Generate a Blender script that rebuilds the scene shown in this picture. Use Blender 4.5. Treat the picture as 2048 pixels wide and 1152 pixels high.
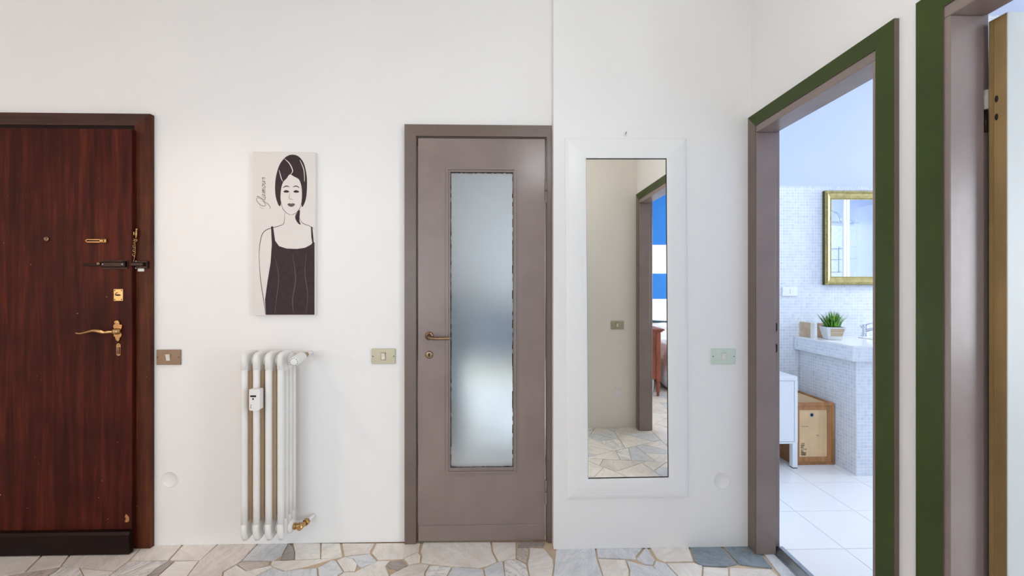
import bpy, bmesh, math, random
from mathutils import Vector, Matrix
random.seed(7)
S = bpy.context.scene
for o in list(bpy.data.objects):
    bpy.data.objects.remove(o)
COL = S.collection
PI = math.pi

# ------------------------------------------------------------------ camera
CAM_H = 1.32
cd = bpy.data.cameras.new('camera')
cd.sensor_width = 36.0
cd.lens = 840.0 / 2048.0 * 36.0
cd.shift_y = -4.0 / 2048.0
cd.clip_start = 0.05
cd.dof.use_dof = True
cd.dof.focus_distance = 2.6
cd.dof.aperture_fstop = 5.0
cam = bpy.data.objects.new('camera', cd)
COL.objects.link(cam)
cam.location = (0, 0, CAM_H)
cam.rotation_euler = (PI / 2, 0, -math.atan(20.0 / 840.0))
S.camera = cam

# ------------------------------------------------------------------ view
S.view_settings.view_transform = 'Standard'
S.view_settings.look = 'None'
S.view_settings.gamma = 1.0
S.view_settings.use_curve_mapping = False
S.view_settings.exposure = -0.06
S.cycles.max_bounces = 8
S.cycles.diffuse_bounces = 4
S.cycles.transmission_bounces = 6
S.cycles.glossy_bounces = 4
S.cycles.use_adaptive_sampling = True
S.cycles.adaptive_threshold = 0.06
S.cycles.adaptive_min_samples = 20
S.cycles.caustics_reflective = False
S.cycles.sample_clamp_indirect = 6.0

# ------------------------------------------------------------------ sky outside the windows
W = bpy.data.worlds.new('sky')
S.world = W
W.use_nodes = True
bg = W.node_tree.nodes['Background']
bg.inputs['Color'].default_value = (0.75, 0.86, 1.0, 1)
bg.inputs['Strength'].default_value = 0.6

# ------------------------------------------------------------------ daylight entering at the windows
def window_light(name, loc, rot, sx, sz, power, col):
    l = bpy.data.lights.new(name, 'AREA')
    l.shape = 'RECTANGLE'
    l.size, l.size_y = sx, sz
    l.energy = power
    l.color = col
    o = bpy.data.objects.new(name, l)
    COL.objects.link(o)
    o.location = loc
    o.rotation_euler = rot
    return o
# living room behind the camera: two tall windows in its far wall
window_light('daylight_living_room', (-2.35, -3.68, 1.55), (PI / 2, 0, 0), 1.3, 1.9, 46, (0.76, 0.91, 1.0))
window_light('daylight_living_room', (-0.45, -3.68, 1.55), (PI / 2, 0, 0), 1.3, 1.9, 22, (0.84, 0.94, 1.0))
# bathroom window in its right-hand wall
window_light('daylight_bathroom', (4.92, 2.75, 1.75), (PI / 2, 0, PI / 2), 0.95, 1.3, 76, (0.82, 0.88, 1.0))
# bedroom window in its right-hand wall
window_light('daylight_bedroom', (4.92, -1.5, 1.5), (PI / 2, 0, PI / 2), 1.6, 1.9, 140, (0.88, 0.94, 1.0))
# light of an added side window, put in to brighten the store room
window_light('added_store_daylight', (-0.82, 2.72, 0.95), (PI / 2, 0, -PI / 2), 0.6, 1.0, 40, (0.80, 0.90, 1.0))

# ------------------------------------------------------------------ mesh helpers
def catmull(pts, n=6, closed=False):
    out = []
    m = len(pts)
    rng = range(m if closed else m - 1)
    for i in rng:
        g = lambda k: Vector(pts[k % m] if closed else pts[max(0, min(m - 1, k))])
        p0, p1, p2, p3 = g(i - 1), g(i), g(i + 1), g(i + 2)
        for k in range(n):
            t = k / n
            out.append(0.5 * ((2 * p1) + (p2 - p0) * t + (2 * p0 - 5 * p1 + 4 * p2 - p3) * t * t + (3 * p1 - p0 - 3 * p2 + p3) * t ** 3))
    if not closed:
        out.append(Vector(pts[-1]))
    return out

WORLD = {}

class MB:
    def __init__(self):
        self.v = []; self.f = []; self.sm = []; self.mi = []
    def add(self, vs, fs, smooth=False, mi=0):
        b = len(self.v)
        self.v += [Vector(p) for p in vs]
        for f in fs:
            self.f.append([b + i for i in f]); self.sm.append(smooth); self.mi.append(mi)
        return self
    def box(self, x0, y0, z0, x1, y1, z1, bev=0.0, seg=2, mi=0):
        if x0 > x1: x0, x1 = x1, x0
        if y0 > y1: y0, y1 = y1, y0
        if z0 > z1: z0, z1 = z1, z0
        if bev <= 0:
            vs = [(x, y, z) for x in (x0, x1) for y in (y0, y1) for z in (z0, z1)]
            fs = [(0, 1, 3, 2), (4, 6, 7, 5), (0, 4, 5, 1), (2, 3, 7, 6), (0, 2, 6, 4), (1, 5, 7, 3)]
            return self.add(vs, fs, False, mi)
        bm = bmesh.new()
        bmesh.ops.create_cube(bm, size=1.0)
        for v in bm.verts:
            v.co = Vector(((x0 + x1) / 2 + v.co.x * (x1 - x0), (y0 + y1) / 2 + v.co.y * (y1 - y0), (z0 + z1) / 2 + v.co.z * (z1 - z0)))
        bmesh.ops.bevel(bm, geom=bm.edges[:], offset=bev, segments=seg, profile=0.5, affect='EDGES')
        bm.verts.index_update()
        self.add([v.co.copy() for v in bm.verts], [[v.index for v in f.verts] for f in bm.faces], False, mi)
        bm.free()
        return self
    def ring_loft(self, rings, closed_ends=True, smooth=True, mi=0):
        n = len(rings[0]); vs = []; fs = []
        for r in rings: vs += r
        for i in range(len(rings) - 1):
            for k in range(n):
                a = i * n + k; b = i * n + (k + 1) % n
                fs.append((a, b, b + n, a + n))
        self.add(vs, fs, smooth, mi)
        if closed_ends:
            self.add(list(rings[0]), [list(range(n))[::-1]], False, mi)
            self.add(list(rings[-1]), [list(range(n))], False, mi)
        return self
    def tube(self, pts, r, n=10, closed=False, mi=0, squash=None):
        pts = [Vector(p) for p in pts]
        m = len(pts)
        rs = r if isinstance(r, (list, tuple)) else [r] * m
        rings = []; up = None
        for i, p in enumerate(pts):
            if closed: d = pts[(i + 1) % m] - pts[(i - 1) % m]
            else: d = pts[min(m - 1, i + 1)] - pts[max(0, i - 1)]
            d.normalize()
            if up is None:
                up = Vector((0, 0, 1)) if abs(d.z) < 0.9 else Vector((1, 0, 0))
            s = d.cross(up)
            if s.length < 1e-6: s = d.cross(Vector((0, 1, 0)))
            s.normalize(); u = s.cross(d).normalized(); up = u
            k = squash or 1.0
            rings.append([p + (s * math.cos(2 * PI * j / n) + u * math.sin(2 * PI * j / n) * k) * rs[i] for j in range(n)])
        if closed:
            rings.append(rings[0])
            return self.ring_loft(rings, False, True, mi)
        return self.ring_loft(rings, True, True, mi)
    def cyl(self, p0, p1, r0, r1=None, n=20, mi=0):
        return self.tube([p0, p1], [r0, r0 if r1 is None else r1], n, False, mi)
    def lathe(self, prof, o, axis, n=24, smooth=True, mi=0):
        o = Vector(o); a = Vector(axis).normalized()
        u = a.orthogonal().normalized(); w = a.cross(u)
        rings = [[o + a * h + (u * math.cos(2 * PI * j / n) + w * math.sin(2 * PI * j / n)) * max(r, 1e-5) for j in range(n)] for r, h in prof]
        return self.ring_loft(rings, True, smooth, mi)
    def prism(self, poly, plane, a, b, mi=0, smooth=False):
        def P(u, w, t):
            return {'xz': (u, t, w), 'xy': (u, w, t), 'yz': (t, u, w)}[plane]
        n = len(poly)
        vs = [P(u, w, a) for u, w in poly] + [P(u, w, b) for u, w in poly]
        self.add(vs, [list(range(n)), list(range(2 * n - 1, n - 1, -1))], False, mi)
        self.add(vs, [(i, i + n, (i + 1) % n + n, (i + 1) % n) for i in range(n)], smooth, mi)
        return self
    def sphere(self, c, r, n=12, m=8, sc=(1, 1, 1), mi=0):
        c = Vector(c)
        prof = [(math.sin(PI * i / m), -math.cos(PI * i / m)) for i in range(m + 1)]
        rings = [[c + Vector((max(a, 1e-4) * math.cos(2 * PI * j / n) * r * sc[0], max(a, 1e-4) * math.sin(2 * PI * j / n) * r * sc[1], h * r * sc[2])) for j in range(n)] for a, h in prof]
        return self.ring_loft(rings, True, True, mi)
    def xform(self, M):
        self.v = [M @ p for p in self.v]
        return self
    def paint(self, fn):
        """material index from the face normal"""
        for i, f in enumerate(self.f):
            n = Vector((0, 0, 0))
            for k in range(len(f)):
                a = self.v[f[k]]; b = self.v[f[(k + 1) % len(f)]]
                n += a.cross(b)
            if n.length > 0: n.normalize()
            self.mi[i] = fn(n, sum((self.v[j] for j in f), Vector()) / len(f))
        return self
    def mesh(self, name, mats, o):
        me = bpy.data.meshes.new(name)
        me.from_pydata([tuple(p - o) for p in self.v], [], self.f)
        for m in (mats if isinstance(mats, (list, tuple)) else [mats]):
            me.materials.append(m)
        me.polygons.foreach_set('use_smooth', self.sm)
        me.polygons.foreach_set('material_index', self.mi)
        bm = bmesh.new(); bm.from_mesh(me)
        bmesh.ops.remove_doubles(bm, verts=bm.verts, dist=1e-6)
        bmesh.ops.recalc_face_normals(bm, faces=bm.faces)
        bm.to_mesh(me); bm.free()
        me.update()
        return me
    def build(self, name, mats, parent=None, label=None, cat=None, group=None, kind=None, origin=None):
        if origin is None:
            xs = [p.x for p in self.v]; ys = [p.y for p in self.v]; zs = [p.z for p in self.v]
            origin = ((min(xs) + max(xs)) / 2, (min(ys) + max(ys)) / 2, min(zs))
        o = Vector(origin)
        ob = bpy.data.objects.new(name, self.mesh(name, mats, o))
        COL.objects.link(ob)
        place(ob, o, parent)
        tag(ob, label, cat, group, kind)
        return ob

def place(ob, world, parent):
    WORLD[ob.name] = Vector(world)
    if parent is not None:
        ob.parent = parent
        ob.location = Vector(world) - WORLD[parent.name]
    else:
        ob.location = world

def tag(ob, label=None, cat=None, group=None, kind=None):
    if label: ob['label'] = label
    if cat: ob['category'] = cat
    if group: ob['group'] = group
    if kind: ob['kind'] = kind
    return ob

def thing(name, loc, label, cat, group=None, kind=None):
    e = bpy.data.objects.new(name, None)
    e.empty_display_size = 0.1
    COL.objects.link(e)
    place(e, loc, None)
    return tag(e, label, cat, group, kind)

# ------------------------------------------------------------------ materials
def srgb(r, g, b):
    f = lambda c: (c / 255.0) / 12.92 if c / 255.0 <= 0.04045 else ((c / 255.0 + 0.055) / 1.055) ** 2.4
    return (f(r), f(g), f(b), 1.0)

class NT:
    def __init__(self, name):
        self.m = bpy.data.materials.new(name); self.m.use_nodes = True
        self.t = self.m.node_tree; self.p = self.t.nodes['Principled BSDF']
    def n(self, kind, **kw):
        nd = self.t.nodes.new(kind)
        for k, v in kw.items():
            if hasattr(nd, k): setattr(nd, k, v)
            else: nd.inputs[k].default_value = v
        return nd
    def l(self, a, b):
        self.t.links.new(a, b)
    def coords(self, scale=(1, 1, 1), rand=False):
        tc = self.n('ShaderNodeTexCoord'); mp = self.n('ShaderNodeMapping')
        mp.inputs['Scale'].default_value = scale
        if rand:
            oi = self.n('ShaderNodeObjectInfo'); ml = self.n('ShaderNodeMath', operation='MULTIPLY')
            ml.inputs[1].default_value = 37.0
            self.l(oi.outputs['Random'], ml.inputs[0])
            ad = self.n('ShaderNodeVectorMath', operation='ADD')
            self.l(tc.outputs['Object'], ad.inputs[0]); self.l(ml.outputs[0], ad.inputs[1])
            rt = self.n('ShaderNodeVectorRotate', rotation_type='Z_AXIS')
            self.l(ad.outputs[0], rt.inputs['Vector'])
            m2 = self.n('ShaderNodeMath', operation='MULTIPLY'); m2.inputs[1].default_value = 6.28
            self.l(oi.outputs['Random'], m2.inputs[0]); self.l(m2.outputs[0], rt.inputs['Angle'])
            self.l(rt.outputs[0], mp.inputs['Vector'])
        else:
            self.l(tc.outputs['Object'], mp.inputs['Vector'])
        return mp.outputs['Vector']
    def noise(self, vec, scale, detail=4, rough=0.55, dist=0.0):
        nz = self.n('ShaderNodeTexNoise'); self.l(vec, nz.inputs['Vector'])
        nz.inputs['Scale'].default_value = scale; nz.inputs['Detail'].default_value = detail
        nz.inputs['Roughness'].default_value = rough; nz.inputs['Distortion'].default_value = dist
        return nz.outputs['Fac']
    def ramp(self, fac, stops):
        r = self.n('ShaderNodeValToRGB'); self.l(fac, r.inputs['Fac'])
        e = r.color_ramp.elements
        while len(e) < len(stops): e.new(0.5)
        for k, (p, c) in enumerate(stops):
            e[k].position = p; e[k].color = c
        return r.outputs['Color']
    def mix(self, fac, a, b, mode='MIX'):
        x = self.n('ShaderNodeMix', data_type='RGBA', blend_type=mode)
        for s, v in ((x.inputs[0], fac), (x.inputs[6], a), (x.inputs[7], b)):
            if hasattr(v, 'default_value') or hasattr(v, 'is_linked'): self.l(v, s)
            else: s.default_value = v
        return x.outputs[2]
    def bump(self, h, strength, dist=0.01):
        b = self.n('ShaderNodeBump'); b.inputs['Strength'].default_value = strength; b.inputs['Distance'].default_value = dist
        self.l(h, b.inputs['Height']); self.l(b.outputs['Normal'], self.p.inputs['Normal'])
    def set(self, **kw):
        for k, v in kw.items():
            k = k.replace('_', ' ')
            if hasattr(v, 'is_linked'): self.l(v, self.p.inputs[k])
            else: self.p.inputs[k].default_value = v
        return self

def paint(name, col, rough=0.45, var=0.05, scale=6, bump=0.05, bscale=60, bdist=0.002, metal=0.0, coat=0.0, spec=0.5):
    n = NT(name); v = n.coords()
    d = tuple(max(0, c * (1 - var * 2)) for c in col[:3]) + (1,)
    h = tuple(min(1, c * (1 + var)) for c in col[:3]) + (1,)
    n.set(Base_Color=n.ramp(n.noise(v, scale, 6), [(0.3, d), (0.7, h)]), Roughness=rough, Metallic=metal)
    n.p.inputs['Specular IOR Level'].default_value = spec
    if coat: n.p.inputs['Coat Weight'].default_value = coat
    if bump: n.bump(n.noise(v, bscale, 4), bump, bdist)
    return n.m

def wood(name, cols, axis, rough=0.4, scale=1.0, wear=None, spec=0.5):
    """grain runs along axis 0/1/2"""
    n = NT(name)
    sc = [22.0 * scale] * 3; sc[axis] = 1.3 * scale
    v = n.coords(tuple(sc), rand=False)
    g = n.noise(v, 1.0, 8, 0.65, 0.4)
    c = n.ramp(g, [(0.25, cols[0]), (0.5, cols[1]), (0.75, cols[2])])
    v2 = n.coords()
    blot = n.noise(v2, 2.2, 4, 0.6)
    dk = tuple(x * 0.55 for x in cols[0][:3]) + (1,)
    m = n.n('ShaderNodeMapRange'); n.l(blot, m.inputs[0])
    m.inputs[1].default_value = 0.42; m.inputs[2].default_value = 0.72; m.inputs[3].default_value = 0.0; m.inputs[4].default_value = 0.65
    c = n.mix(m.outputs[0], c, dk)
    if wear:
        sp = n.noise(v2, 55.0, 2, 0.5)
        s = n.n('ShaderNodeMapRange'); n.l(sp, s.inputs[0])
        s.inputs[1].default_value = 0.765; s.inputs[2].default_value = 0.79
        c = n.mix(s.outputs[0], c, wear)
    n.set(Base_Color=c, Roughness=rough)
    n.p.inputs['Specular IOR Level'].default_value = spec
    n.bump(g, 0.15, 0.002)
    return n.m

def marble(name, base, vein, amount=0.5, warm=None, scale=9.0):
    n = NT(name)
    v = n.coords((1, 1, 1), rand=True)
    vs = n.coords((1.0, 3.2, 1.0), rand=True)
    cl = n.noise(vs, scale * 0.7, 6, 0.6, 0.8)
    c = n.ramp(cl, [(0.25, tuple(a * 0.6 + b * 0.4 for a, b in zip(base, vein))), (0.5, base), (0.8, tuple(min(1, a * 1.06) for a in base[:3]) + (1,))])
    vn = n.noise(vs, scale * 0.55, 9, 0.62, 1.6)
    w = 0.025 + 0.03 * amount
    band = n.ramp(vn, [(0.5 - w, (0, 0, 0, 1)), (0.5, (amount, amount, amount, 1)), (0.5 + w, (0, 0, 0, 1))])
    c = n.mix(band, c, vein)
    if warm:
        wn = n.noise(v, 5.0, 3)
        m = n.n('ShaderNodeMapRange'); n.l(wn, m.inputs[0]); m.inputs[1].default_value = 0.45; m.inputs[2].default_value = 0.75; m.inputs[4].default_value = 0.5
        c = n.mix(m.outputs[0], c, warm)
    n.set(Base_Color=c, Roughness=0.22)
    n.bump(n.noise(v, 90, 3), 0.04, 0.001)
    return n.m

M = {}
M['plaster'] = paint('white_plaster', srgb(246, 243, 241), 0.55, 0.012, 1.5, 0.14, 28, 0.003, spec=0.3)
M['plaster_cream'] = paint('cream_plaster', srgb(247, 240, 229), 0.6, 0.02, 1.5, 0.2, 28, 0.003, spec=0.3)
M['bath_paint'] = paint('pale_blue_paint', srgb(196, 208, 232), 0.5, 0.01, 2, 0.1, 30, 0.002)
M['ceiling'] = paint('ceiling_white', srgb(240, 238, 235), 0.7, 0.01, 2, 0.05)
M['taupe'] = paint('taupe_gloss_paint', srgb(144, 127, 121), 0.27, 0.07, 3.5, 0.12, 35, 0.003)
M['taupe_dark'] = paint('taupe_casing_paint', srgb(118, 101, 93), 0.33, 0.07, 4, 0.12, 40, 0.003)
M['green'] = paint('forest_green_paint', srgb(55, 70, 12), 0.5, 0.10, 4, 0.1, 60, 0.002, spec=0.35)
M['door_wood'] = wood('dark_red_brown_wood', [srgb(38, 10, 6), srgb(74, 26, 16), srgb(106, 46, 29)], 2, 0.48, 1.6, srgb(175, 140, 115), 0.14)
M['door_wood_h'] = wood('dark_brown_wood_rail', [srgb(40, 18, 15), srgb(72, 36, 27), srgb(102, 56, 38)], 0, 0.36, 1.6, None, 0.4)
M['frame_wood'] = wood('brown_frame_wood', [srgb(54, 24, 15), srgb(90, 46, 29), srgb(120, 66, 42)], 2, 0.46, 1.6, srgb(150, 110, 90), 0.18)
M['kick_wood'] = wood('almost_black_wood', [srgb(16, 5, 5), srgb(27, 10, 8), srgb(40, 17, 13)], 0, 0.4, 1.4, None, 0.18)
M['brass'] = paint('aged_brass', srgb(200, 160, 110), 0.26, 0.12, 18, 0.05, 80, 0.001, metal=1.0)
M['brass_plate'] = paint('pale_brass', srgb(226, 190, 130), 0.38, 0.06, 18, 0.0, metal=0.75)
M['bronze'] = paint('worn_bronze', srgb(150, 122, 98), 0.24, 0.2, 25, 0.05, 80, 0.001, metal=1.0)
M['plate_brown'] = paint('brown_anodised_plate', srgb(158, 132, 108), 0.36, 0.06, 8, 0.0, metal=0.55)
M['plate_gold'] = paint('pale_gold_plate', srgb(192, 182, 156), 0.36, 0.05, 8, 0.0, metal=0.45)
M['plate_cream'] = paint('cream_plate', srgb(214, 226, 212), 0.35, 0.03, 8, 0.0)
M['rocker'] = paint('ivory_plastic', srgb(232, 226, 212), 0.3, 0.02, 8, 0.0)
M['white_plastic'] = paint('white_plastic', srgb(240, 238, 236), 0.32, 0.01, 8, 0.0)
M['black'] = paint('black_gap', srgb(16, 13, 12), 0.6, 0.05, 8, 0.0)
M['dark_metal'] = paint('dark_brown_metal', srgb(52, 36, 32), 0.35, 0.15, 25, 0.05, metal=0.6)
M['steel'] = paint('brushed_steel', srgb(176, 184, 192), 0.3, 0.05, 30, 0.05, 120, 0.001, metal=1.0)
M['chrome'] = paint('chrome', srgb(205, 212, 220), 0.08, 0.02, 10, 0.0, metal=1.0)
M['rad'] = paint('radiator_enamel', srgb(240, 237, 233), 0.28, 0.012, 9, 0.12, 40, 0.002)
M['rad_beige'] = paint('radiator_beige', srgb(246, 222, 192), 0.45, 0.03, 9, 0.1, 40, 0.002)
M['canvas'] = paint('canvas_offwhite', srgb(232, 225, 220), 0.8, 0.015, 6, 0.3, 900, 0.0006, spec=0.2)
M['ink'] = paint('print_ink', srgb(66, 54, 56), 0.75, 0.10, 40, 0.3, 900, 0.0006, spec=0.2)
M['ink_soft'] = paint('print_ink_faded', srgb(112, 98, 100), 0.75, 0.10, 30, 0.0, spec=0.2)
M['ink_plum'] = paint('print_ink_plum', srgb(120, 88, 96), 0.75, 0.05, 30, 0.0, spec=0.2)
M['grout'] = paint('peach_grout', srgb(216, 194, 168), 0.8, 0.08, 14, 0.4, 120, 0.002, spec=0.2)
M['mar_w'] = marble('marble_white', srgb(246, 240, 233), srgb(200, 194, 187), 0.3, srgb(216, 200, 184))
M['mar_t'] = marble('marble_warm_grey', srgb(236, 228, 221), srgb(184, 173, 164), 0.35, srgb(200, 184, 168))
M['mar_v'] = marble('marble_strong_veins', srgb(246, 242, 238), srgb(146, 144, 148), 0.5)
M['mar_g'] = marble('marble_grey', srgb(226, 227, 230), srgb(180, 185, 192), 0.45)
M['mar_d'] = marble('marble_dark_veined', srgb(214, 201, 191), srgb(146, 131, 123), 0.5)
M['mar_k'] = marble('marble_dark_grey', srgb(178, 168, 162), srgb(134, 125, 121), 0.5)
M['mar_b'] = marble('marble_blue_grey', srgb(146, 159, 168), srgb(106, 120, 131), 0.6)
n = NT('mirror_silvering'); n.set(Base_Color=(0.95, 0.935, 0.88, 1), Metallic=1.0, Roughness=0.012); M['mirror'] = n.m
n = NT('bathroom_mirror_silvering'); n.set(Base_Color=(0.90, 0.94, 0.97, 1), Metallic=1.0, Roughness=0.01); M['mirror2'] = n.m
n = NT('clear_glass'); n.set(Base_Color=(0.95, 0.99, 1, 1), Roughness=0.02, Transmission_Weight=1.0, IOR=1.3, Alpha=0.35); M['glass'] = n.m
n = NT('frosted_woven_glass')
n.set(Base_Color=(0.88, 0.93, 0.95, 1), Roughness=0.42, Transmission_Weight=1.0, IOR=1.3)
wv = n.coords((1, 1, 1))
w1 = n.n('ShaderNodeTexWave', bands_direction='X'); w1.inputs['Scale'].default_value = 60; n.l(wv, w1.inputs['Vector'])
w2 = n.n('ShaderNodeTexWave', bands_direction='Z'); w2.inputs['Scale'].default_value = 60; n.l(wv, w2.inputs['Vector'])
ad = n.n('ShaderNodeMath', operation='ADD'); n.l(w1.outputs['Fac'], ad.inputs[0]); n.l(w2.outputs['Fac'], ad.inputs[1])
n.bump(ad.outputs[0], 0.35, 0.001); M['frost'] = n.m
n = NT('mosaic_glaze')
gi = n.n('ShaderNodeNewGeometry')
n.set(Base_Color=n.ramp(gi.outputs['Random Per Island'], [(0.0, srgb(212, 221, 233)), (0.4, srgb(223, 230, 239)), (0.8, srgb(229, 235, 242)), (1.0, srgb(217, 225, 236))]), Roughness=0.18)
M['mosaic'] = n.m
M['mosaic_grout'] = paint('white_grout', srgb(252, 253, 254), 0.6, 0.02, 10, 0.1)
n = NT('mosaic_distant')
bt = n.n('ShaderNodeTexBrick', offset=0.0)
tc = n.n('ShaderNodeTexCoord'); sx = n.n('ShaderNodeSeparateXYZ'); n.l(tc.outputs['Object'], sx.inputs[0])
a1 = n.n('ShaderNodeMath', operation='ADD'); n.l(sx.outputs['X'], a1.inputs[0]); n.l(sx.outputs['Y'], a1.inputs[1])
cb = n.n('ShaderNodeCombineXYZ'); n.l(a1.outputs[0], cb.inputs['X']); n.l(sx.outputs['Z'], cb.inputs['Y'])
n.l(cb.outputs[0], bt.inputs['Vector'])
for k, v in (('Scale', 1.0), ('Mortar Size', 0.0018), ('Brick Width', 0.0236), ('Row Height', 0.0236), ('Color1', srgb(228, 234, 242)), ('Color2', srgb(212, 222, 234)), ('Mortar', srgb(240, 244, 248))):
    bt.inputs[k].default_value = v
n.set(Base_Color=bt.outputs['Color'], Roughness=0.2); M['mosaic_far'] = n.m
M['bath_tile'] = paint('white_floor_tile', srgb(249, 250, 252), 0.2, 0.01, 3, 0.02, 40, 0.001)
M['tile_gap'] = paint('grey_tile_grout', srgb(168, 172, 178), 0.7, 0.03, 10, 0.0)
M['gilt'] = paint('green_gold_gilt', srgb(186, 172, 110), 0.36, 0.14, 30, 0.1, 120, 0.001, metal=0.55)
M['gilt_dark'] = paint('dark_olive_gilt', srgb(92, 84, 40), 0.42, 0.15, 30, 0.1, 120, 0.001, metal=0.4)
M['crate'] = wood('crate_brown_wood', [srgb(148, 98, 56), srgb(188, 132, 82), srgb(212, 158, 106)], 2, 0.55, 1.0)
M['crate_light'] = wood('crate_pale_ply', [srgb(222, 182, 132), srgb(240, 204, 156), srgb(248, 218, 174)], 2, 0.6, 0.35)
M['block_wood'] = wood('block_wood', [srgb(176, 150, 120), srgb(204, 180, 148), srgb(220, 200, 170)], 0, 0.6, 1.0)
M['washed'] = paint('whitewashed_wood', srgb(226, 226, 224), 0.6, 0.05, 14, 0.1)
M['cab_white'] = paint('white_enamel', srgb(242, 246, 248), 0.3, 0.005, 5, 0.0)
M['ceramic'] = paint('white_ceramic', srgb(246, 247, 248), 0.12, 0.005, 5, 0.0)
M['leaf_green'] = paint('grass_green', srgb(96, 168, 34), 0.45, 0.25, 30, 0.0)
M['leaf_dark'] = paint('grass_dark_green', srgb(30, 104, 44), 0.45, 0.2, 30, 0.0)
M['leaf_lime'] = paint('grass_lime', srgb(172, 214, 60), 0.45, 0.2, 30, 0.0)
M['soil'] = paint('dark_soil', srgb(30, 36, 30), 0.9, 0.2, 60, 0.3)
M['blue'] = paint('bright_blue_paint', srgb(24, 116, 200), 0.6, 0.03, 3, 0.1)
M['dresser'] = wood('red_brown_dresser_wood', [srgb(112, 54, 38), srgb(150, 80, 58), srgb(178, 106, 78)], 2, 0.5, 1.0)
M['linen'] = paint('white_linen', srgb(236, 234, 236), 0.85, 0.04, 10, 0.5, 18, 0.02)
M['teal'] = paint('dark_teal_metal', srgb(20, 76, 88), 0.3, 0.05, 10, 0.0, metal=0.3)
M['leaf_white'] = paint('pale_door_paint', srgb(216, 220, 216), 0.45, 0.02, 3, 0.05)
M['leaf_edge'] = wood('bare_tan_door_edge', [srgb(150, 120, 78), srgb(168, 138, 92), srgb(182, 152, 106)], 2, 0.7, 0.6)
M['coat'] = paint('slate_blue_cloth', srgb(92, 96, 108), 0.85, 0.1, 12, 0.2)
M['white_frame'] = paint('white_frame_lacquer', srgb(246, 244, 242), 0.4, 0.006, 5, 0.0)

# ================================================================== THE SETTING
def wall(name, axis, a0, a1, t0, t1, z0, z1, mats, label, holes=(), bands=None):
    """axis 'x': runs along X between a0,a1, thickness t0..t1 in Y; bands = [(z, material index)] from below"""
    mb = MB()
    cuts = sorted(set([a0, a1] + [h[0] for h in holes] + [h[1] for h in holes]))
    bands = bands or [(z1, 0)]
    for c0, c1 in zip(cuts[:-1], cuts[1:]):
        segs = [(z0, z1)]
        for h in holes:
            if h[0] <= c0 + 1e-6 and h[1] >= c1 - 1e-6:
                ns = []
                for s0, s1 in segs:
                    if h[2] > s0: ns.append((s0, min(s1, h[2])))
                    if h[3] < s1: ns.append((max(s0, h[3]), s1))
                segs = ns
        for s0, s1 in segs:
            lo = z0
            for zt, mi in bands:
                b0, b1 = max(s0, lo), min(s1, zt)
                if b1 - b0 > 1e-4:
                    if axis == 'x': mb.box(c0, t0, b0, c1, t1, b1, mi=mi)
                    else: mb.box(t0, c0, b0, t1, c1, b1, mi=mi)
                lo = zt
    return mb.build(name, mats, None, label, 'wall', None, 'structure')

CZ = 3.05
wall('wall_back', 'x', -3.5, 0.258, 2.18, 2.32, 0, CZ, M['plaster'], 'long white plaster hall wall with the radiator and canvas', [(-0.47, 0.246, 0, 2.115)])
wall('wall_projection', 'x', 0.258, 1.372, 2.10, 2.32, 0, CZ, M['plaster'], 'white wall section stepping forward behind the tall mirror')
wall('wall_right', 'y', -3.7, 2.10, 1.262, 1.372, 0, CZ, M['plaster'], 'right hall wall with two green trimmed doorways', [(1.345, 2.075, 0, 2.11), (0.325, 1.172, 0, 2.11)])
wall('wall_front', 'x', 0.74, 1.262, 0.15, 0.27, 0, CZ, M['plaster_cream'], 'cream wall stub seen in the tall mirror')
wall('wall_left', 'y', -3.7, 2.32, -3.6, -3.5, 0, CZ, M['plaster'], 'left end wall of the hall outside the view')
wall('wall_living_room', 'x', -3.5, 1.372, -3.82, -3.7, 0, CZ, M['plaster'], 'window wall of the room behind the viewer', [(-3.0, -1.7, 0.6, 2.5), (-1.1, 0.2, 0.6, 2.5)])
wall('wall_bathroom_back', 'x', 1.262, 4.95, 3.347, 3.45, 0, CZ, [M['mosaic_grout'], M['bath_paint']], 'bathroom wall with pale mosaic below and blue paint above', (), [(2.118, 0), (CZ, 1)])
wall('wall_bathroom_front', 'x', 1.372, 4.95, 1.222, 1.312, 0, CZ, [M['mosaic_far'], M['bath_paint']], 'bathroom wall behind the shower seen in the gilt mirror', (), [(2.13, 0), (CZ, 1)])
wall('wall_bathroom_right', 'y', 1.312, 3.347, 4.82, 4.95, 0, CZ, [M['mosaic_far'], M['bath_paint']], 'bathroom window wall outside the view', [(2.25, 3.25, 1.05, 2.45)], [(2.13, 0), (CZ, 1)])
wall('wall_bathroom_left', 'y', 2.32, 3.347, 1.262, 1.372, 0, CZ, [M['mosaic_far'], M['bath_paint']], 'bathroom side wall hidden behind the door jamb', (), [(2.13, 0), (CZ, 1)])
wall('wall_bedroom_back', 'x', 1.372, 4.95, -2.92, -2.8, 0, CZ, [M['blue'], M['plaster']], 'bedroom wall in broad blue and white stripes seen in mirror', (), [(0.517, 0), (1.103, 1), (1.529, 0), (2.007, 1), (CZ, 0)])
wall('wall_bedroom_right', 'y', -2.8, 1.222, 4.82, 4.95, 0, CZ, M['plaster'], 'bedroom window wall outside the view', [(-2.3, -0.7, 0.55, 2.45)])
wall('wall_store_room_left', 'y', 2.32, 4.0, -0.85, -0.75, 0, CZ, M['plaster'], 'store room left wall with the added window', [(2.42, 3.02, 0.45, 1.45)])
wall('wall_store_room_right', 'y', 2.32, 4.0, 0.55, 0.65, 0, CZ, M['plaster'], 'store room right wall behind the frosted door')
wall('wall_store_room_back', 'x', -0.85, 0.65, 4.0, 4.1, 0, CZ, M['plaster'], 'store room back wall behind the frosted door')
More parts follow.
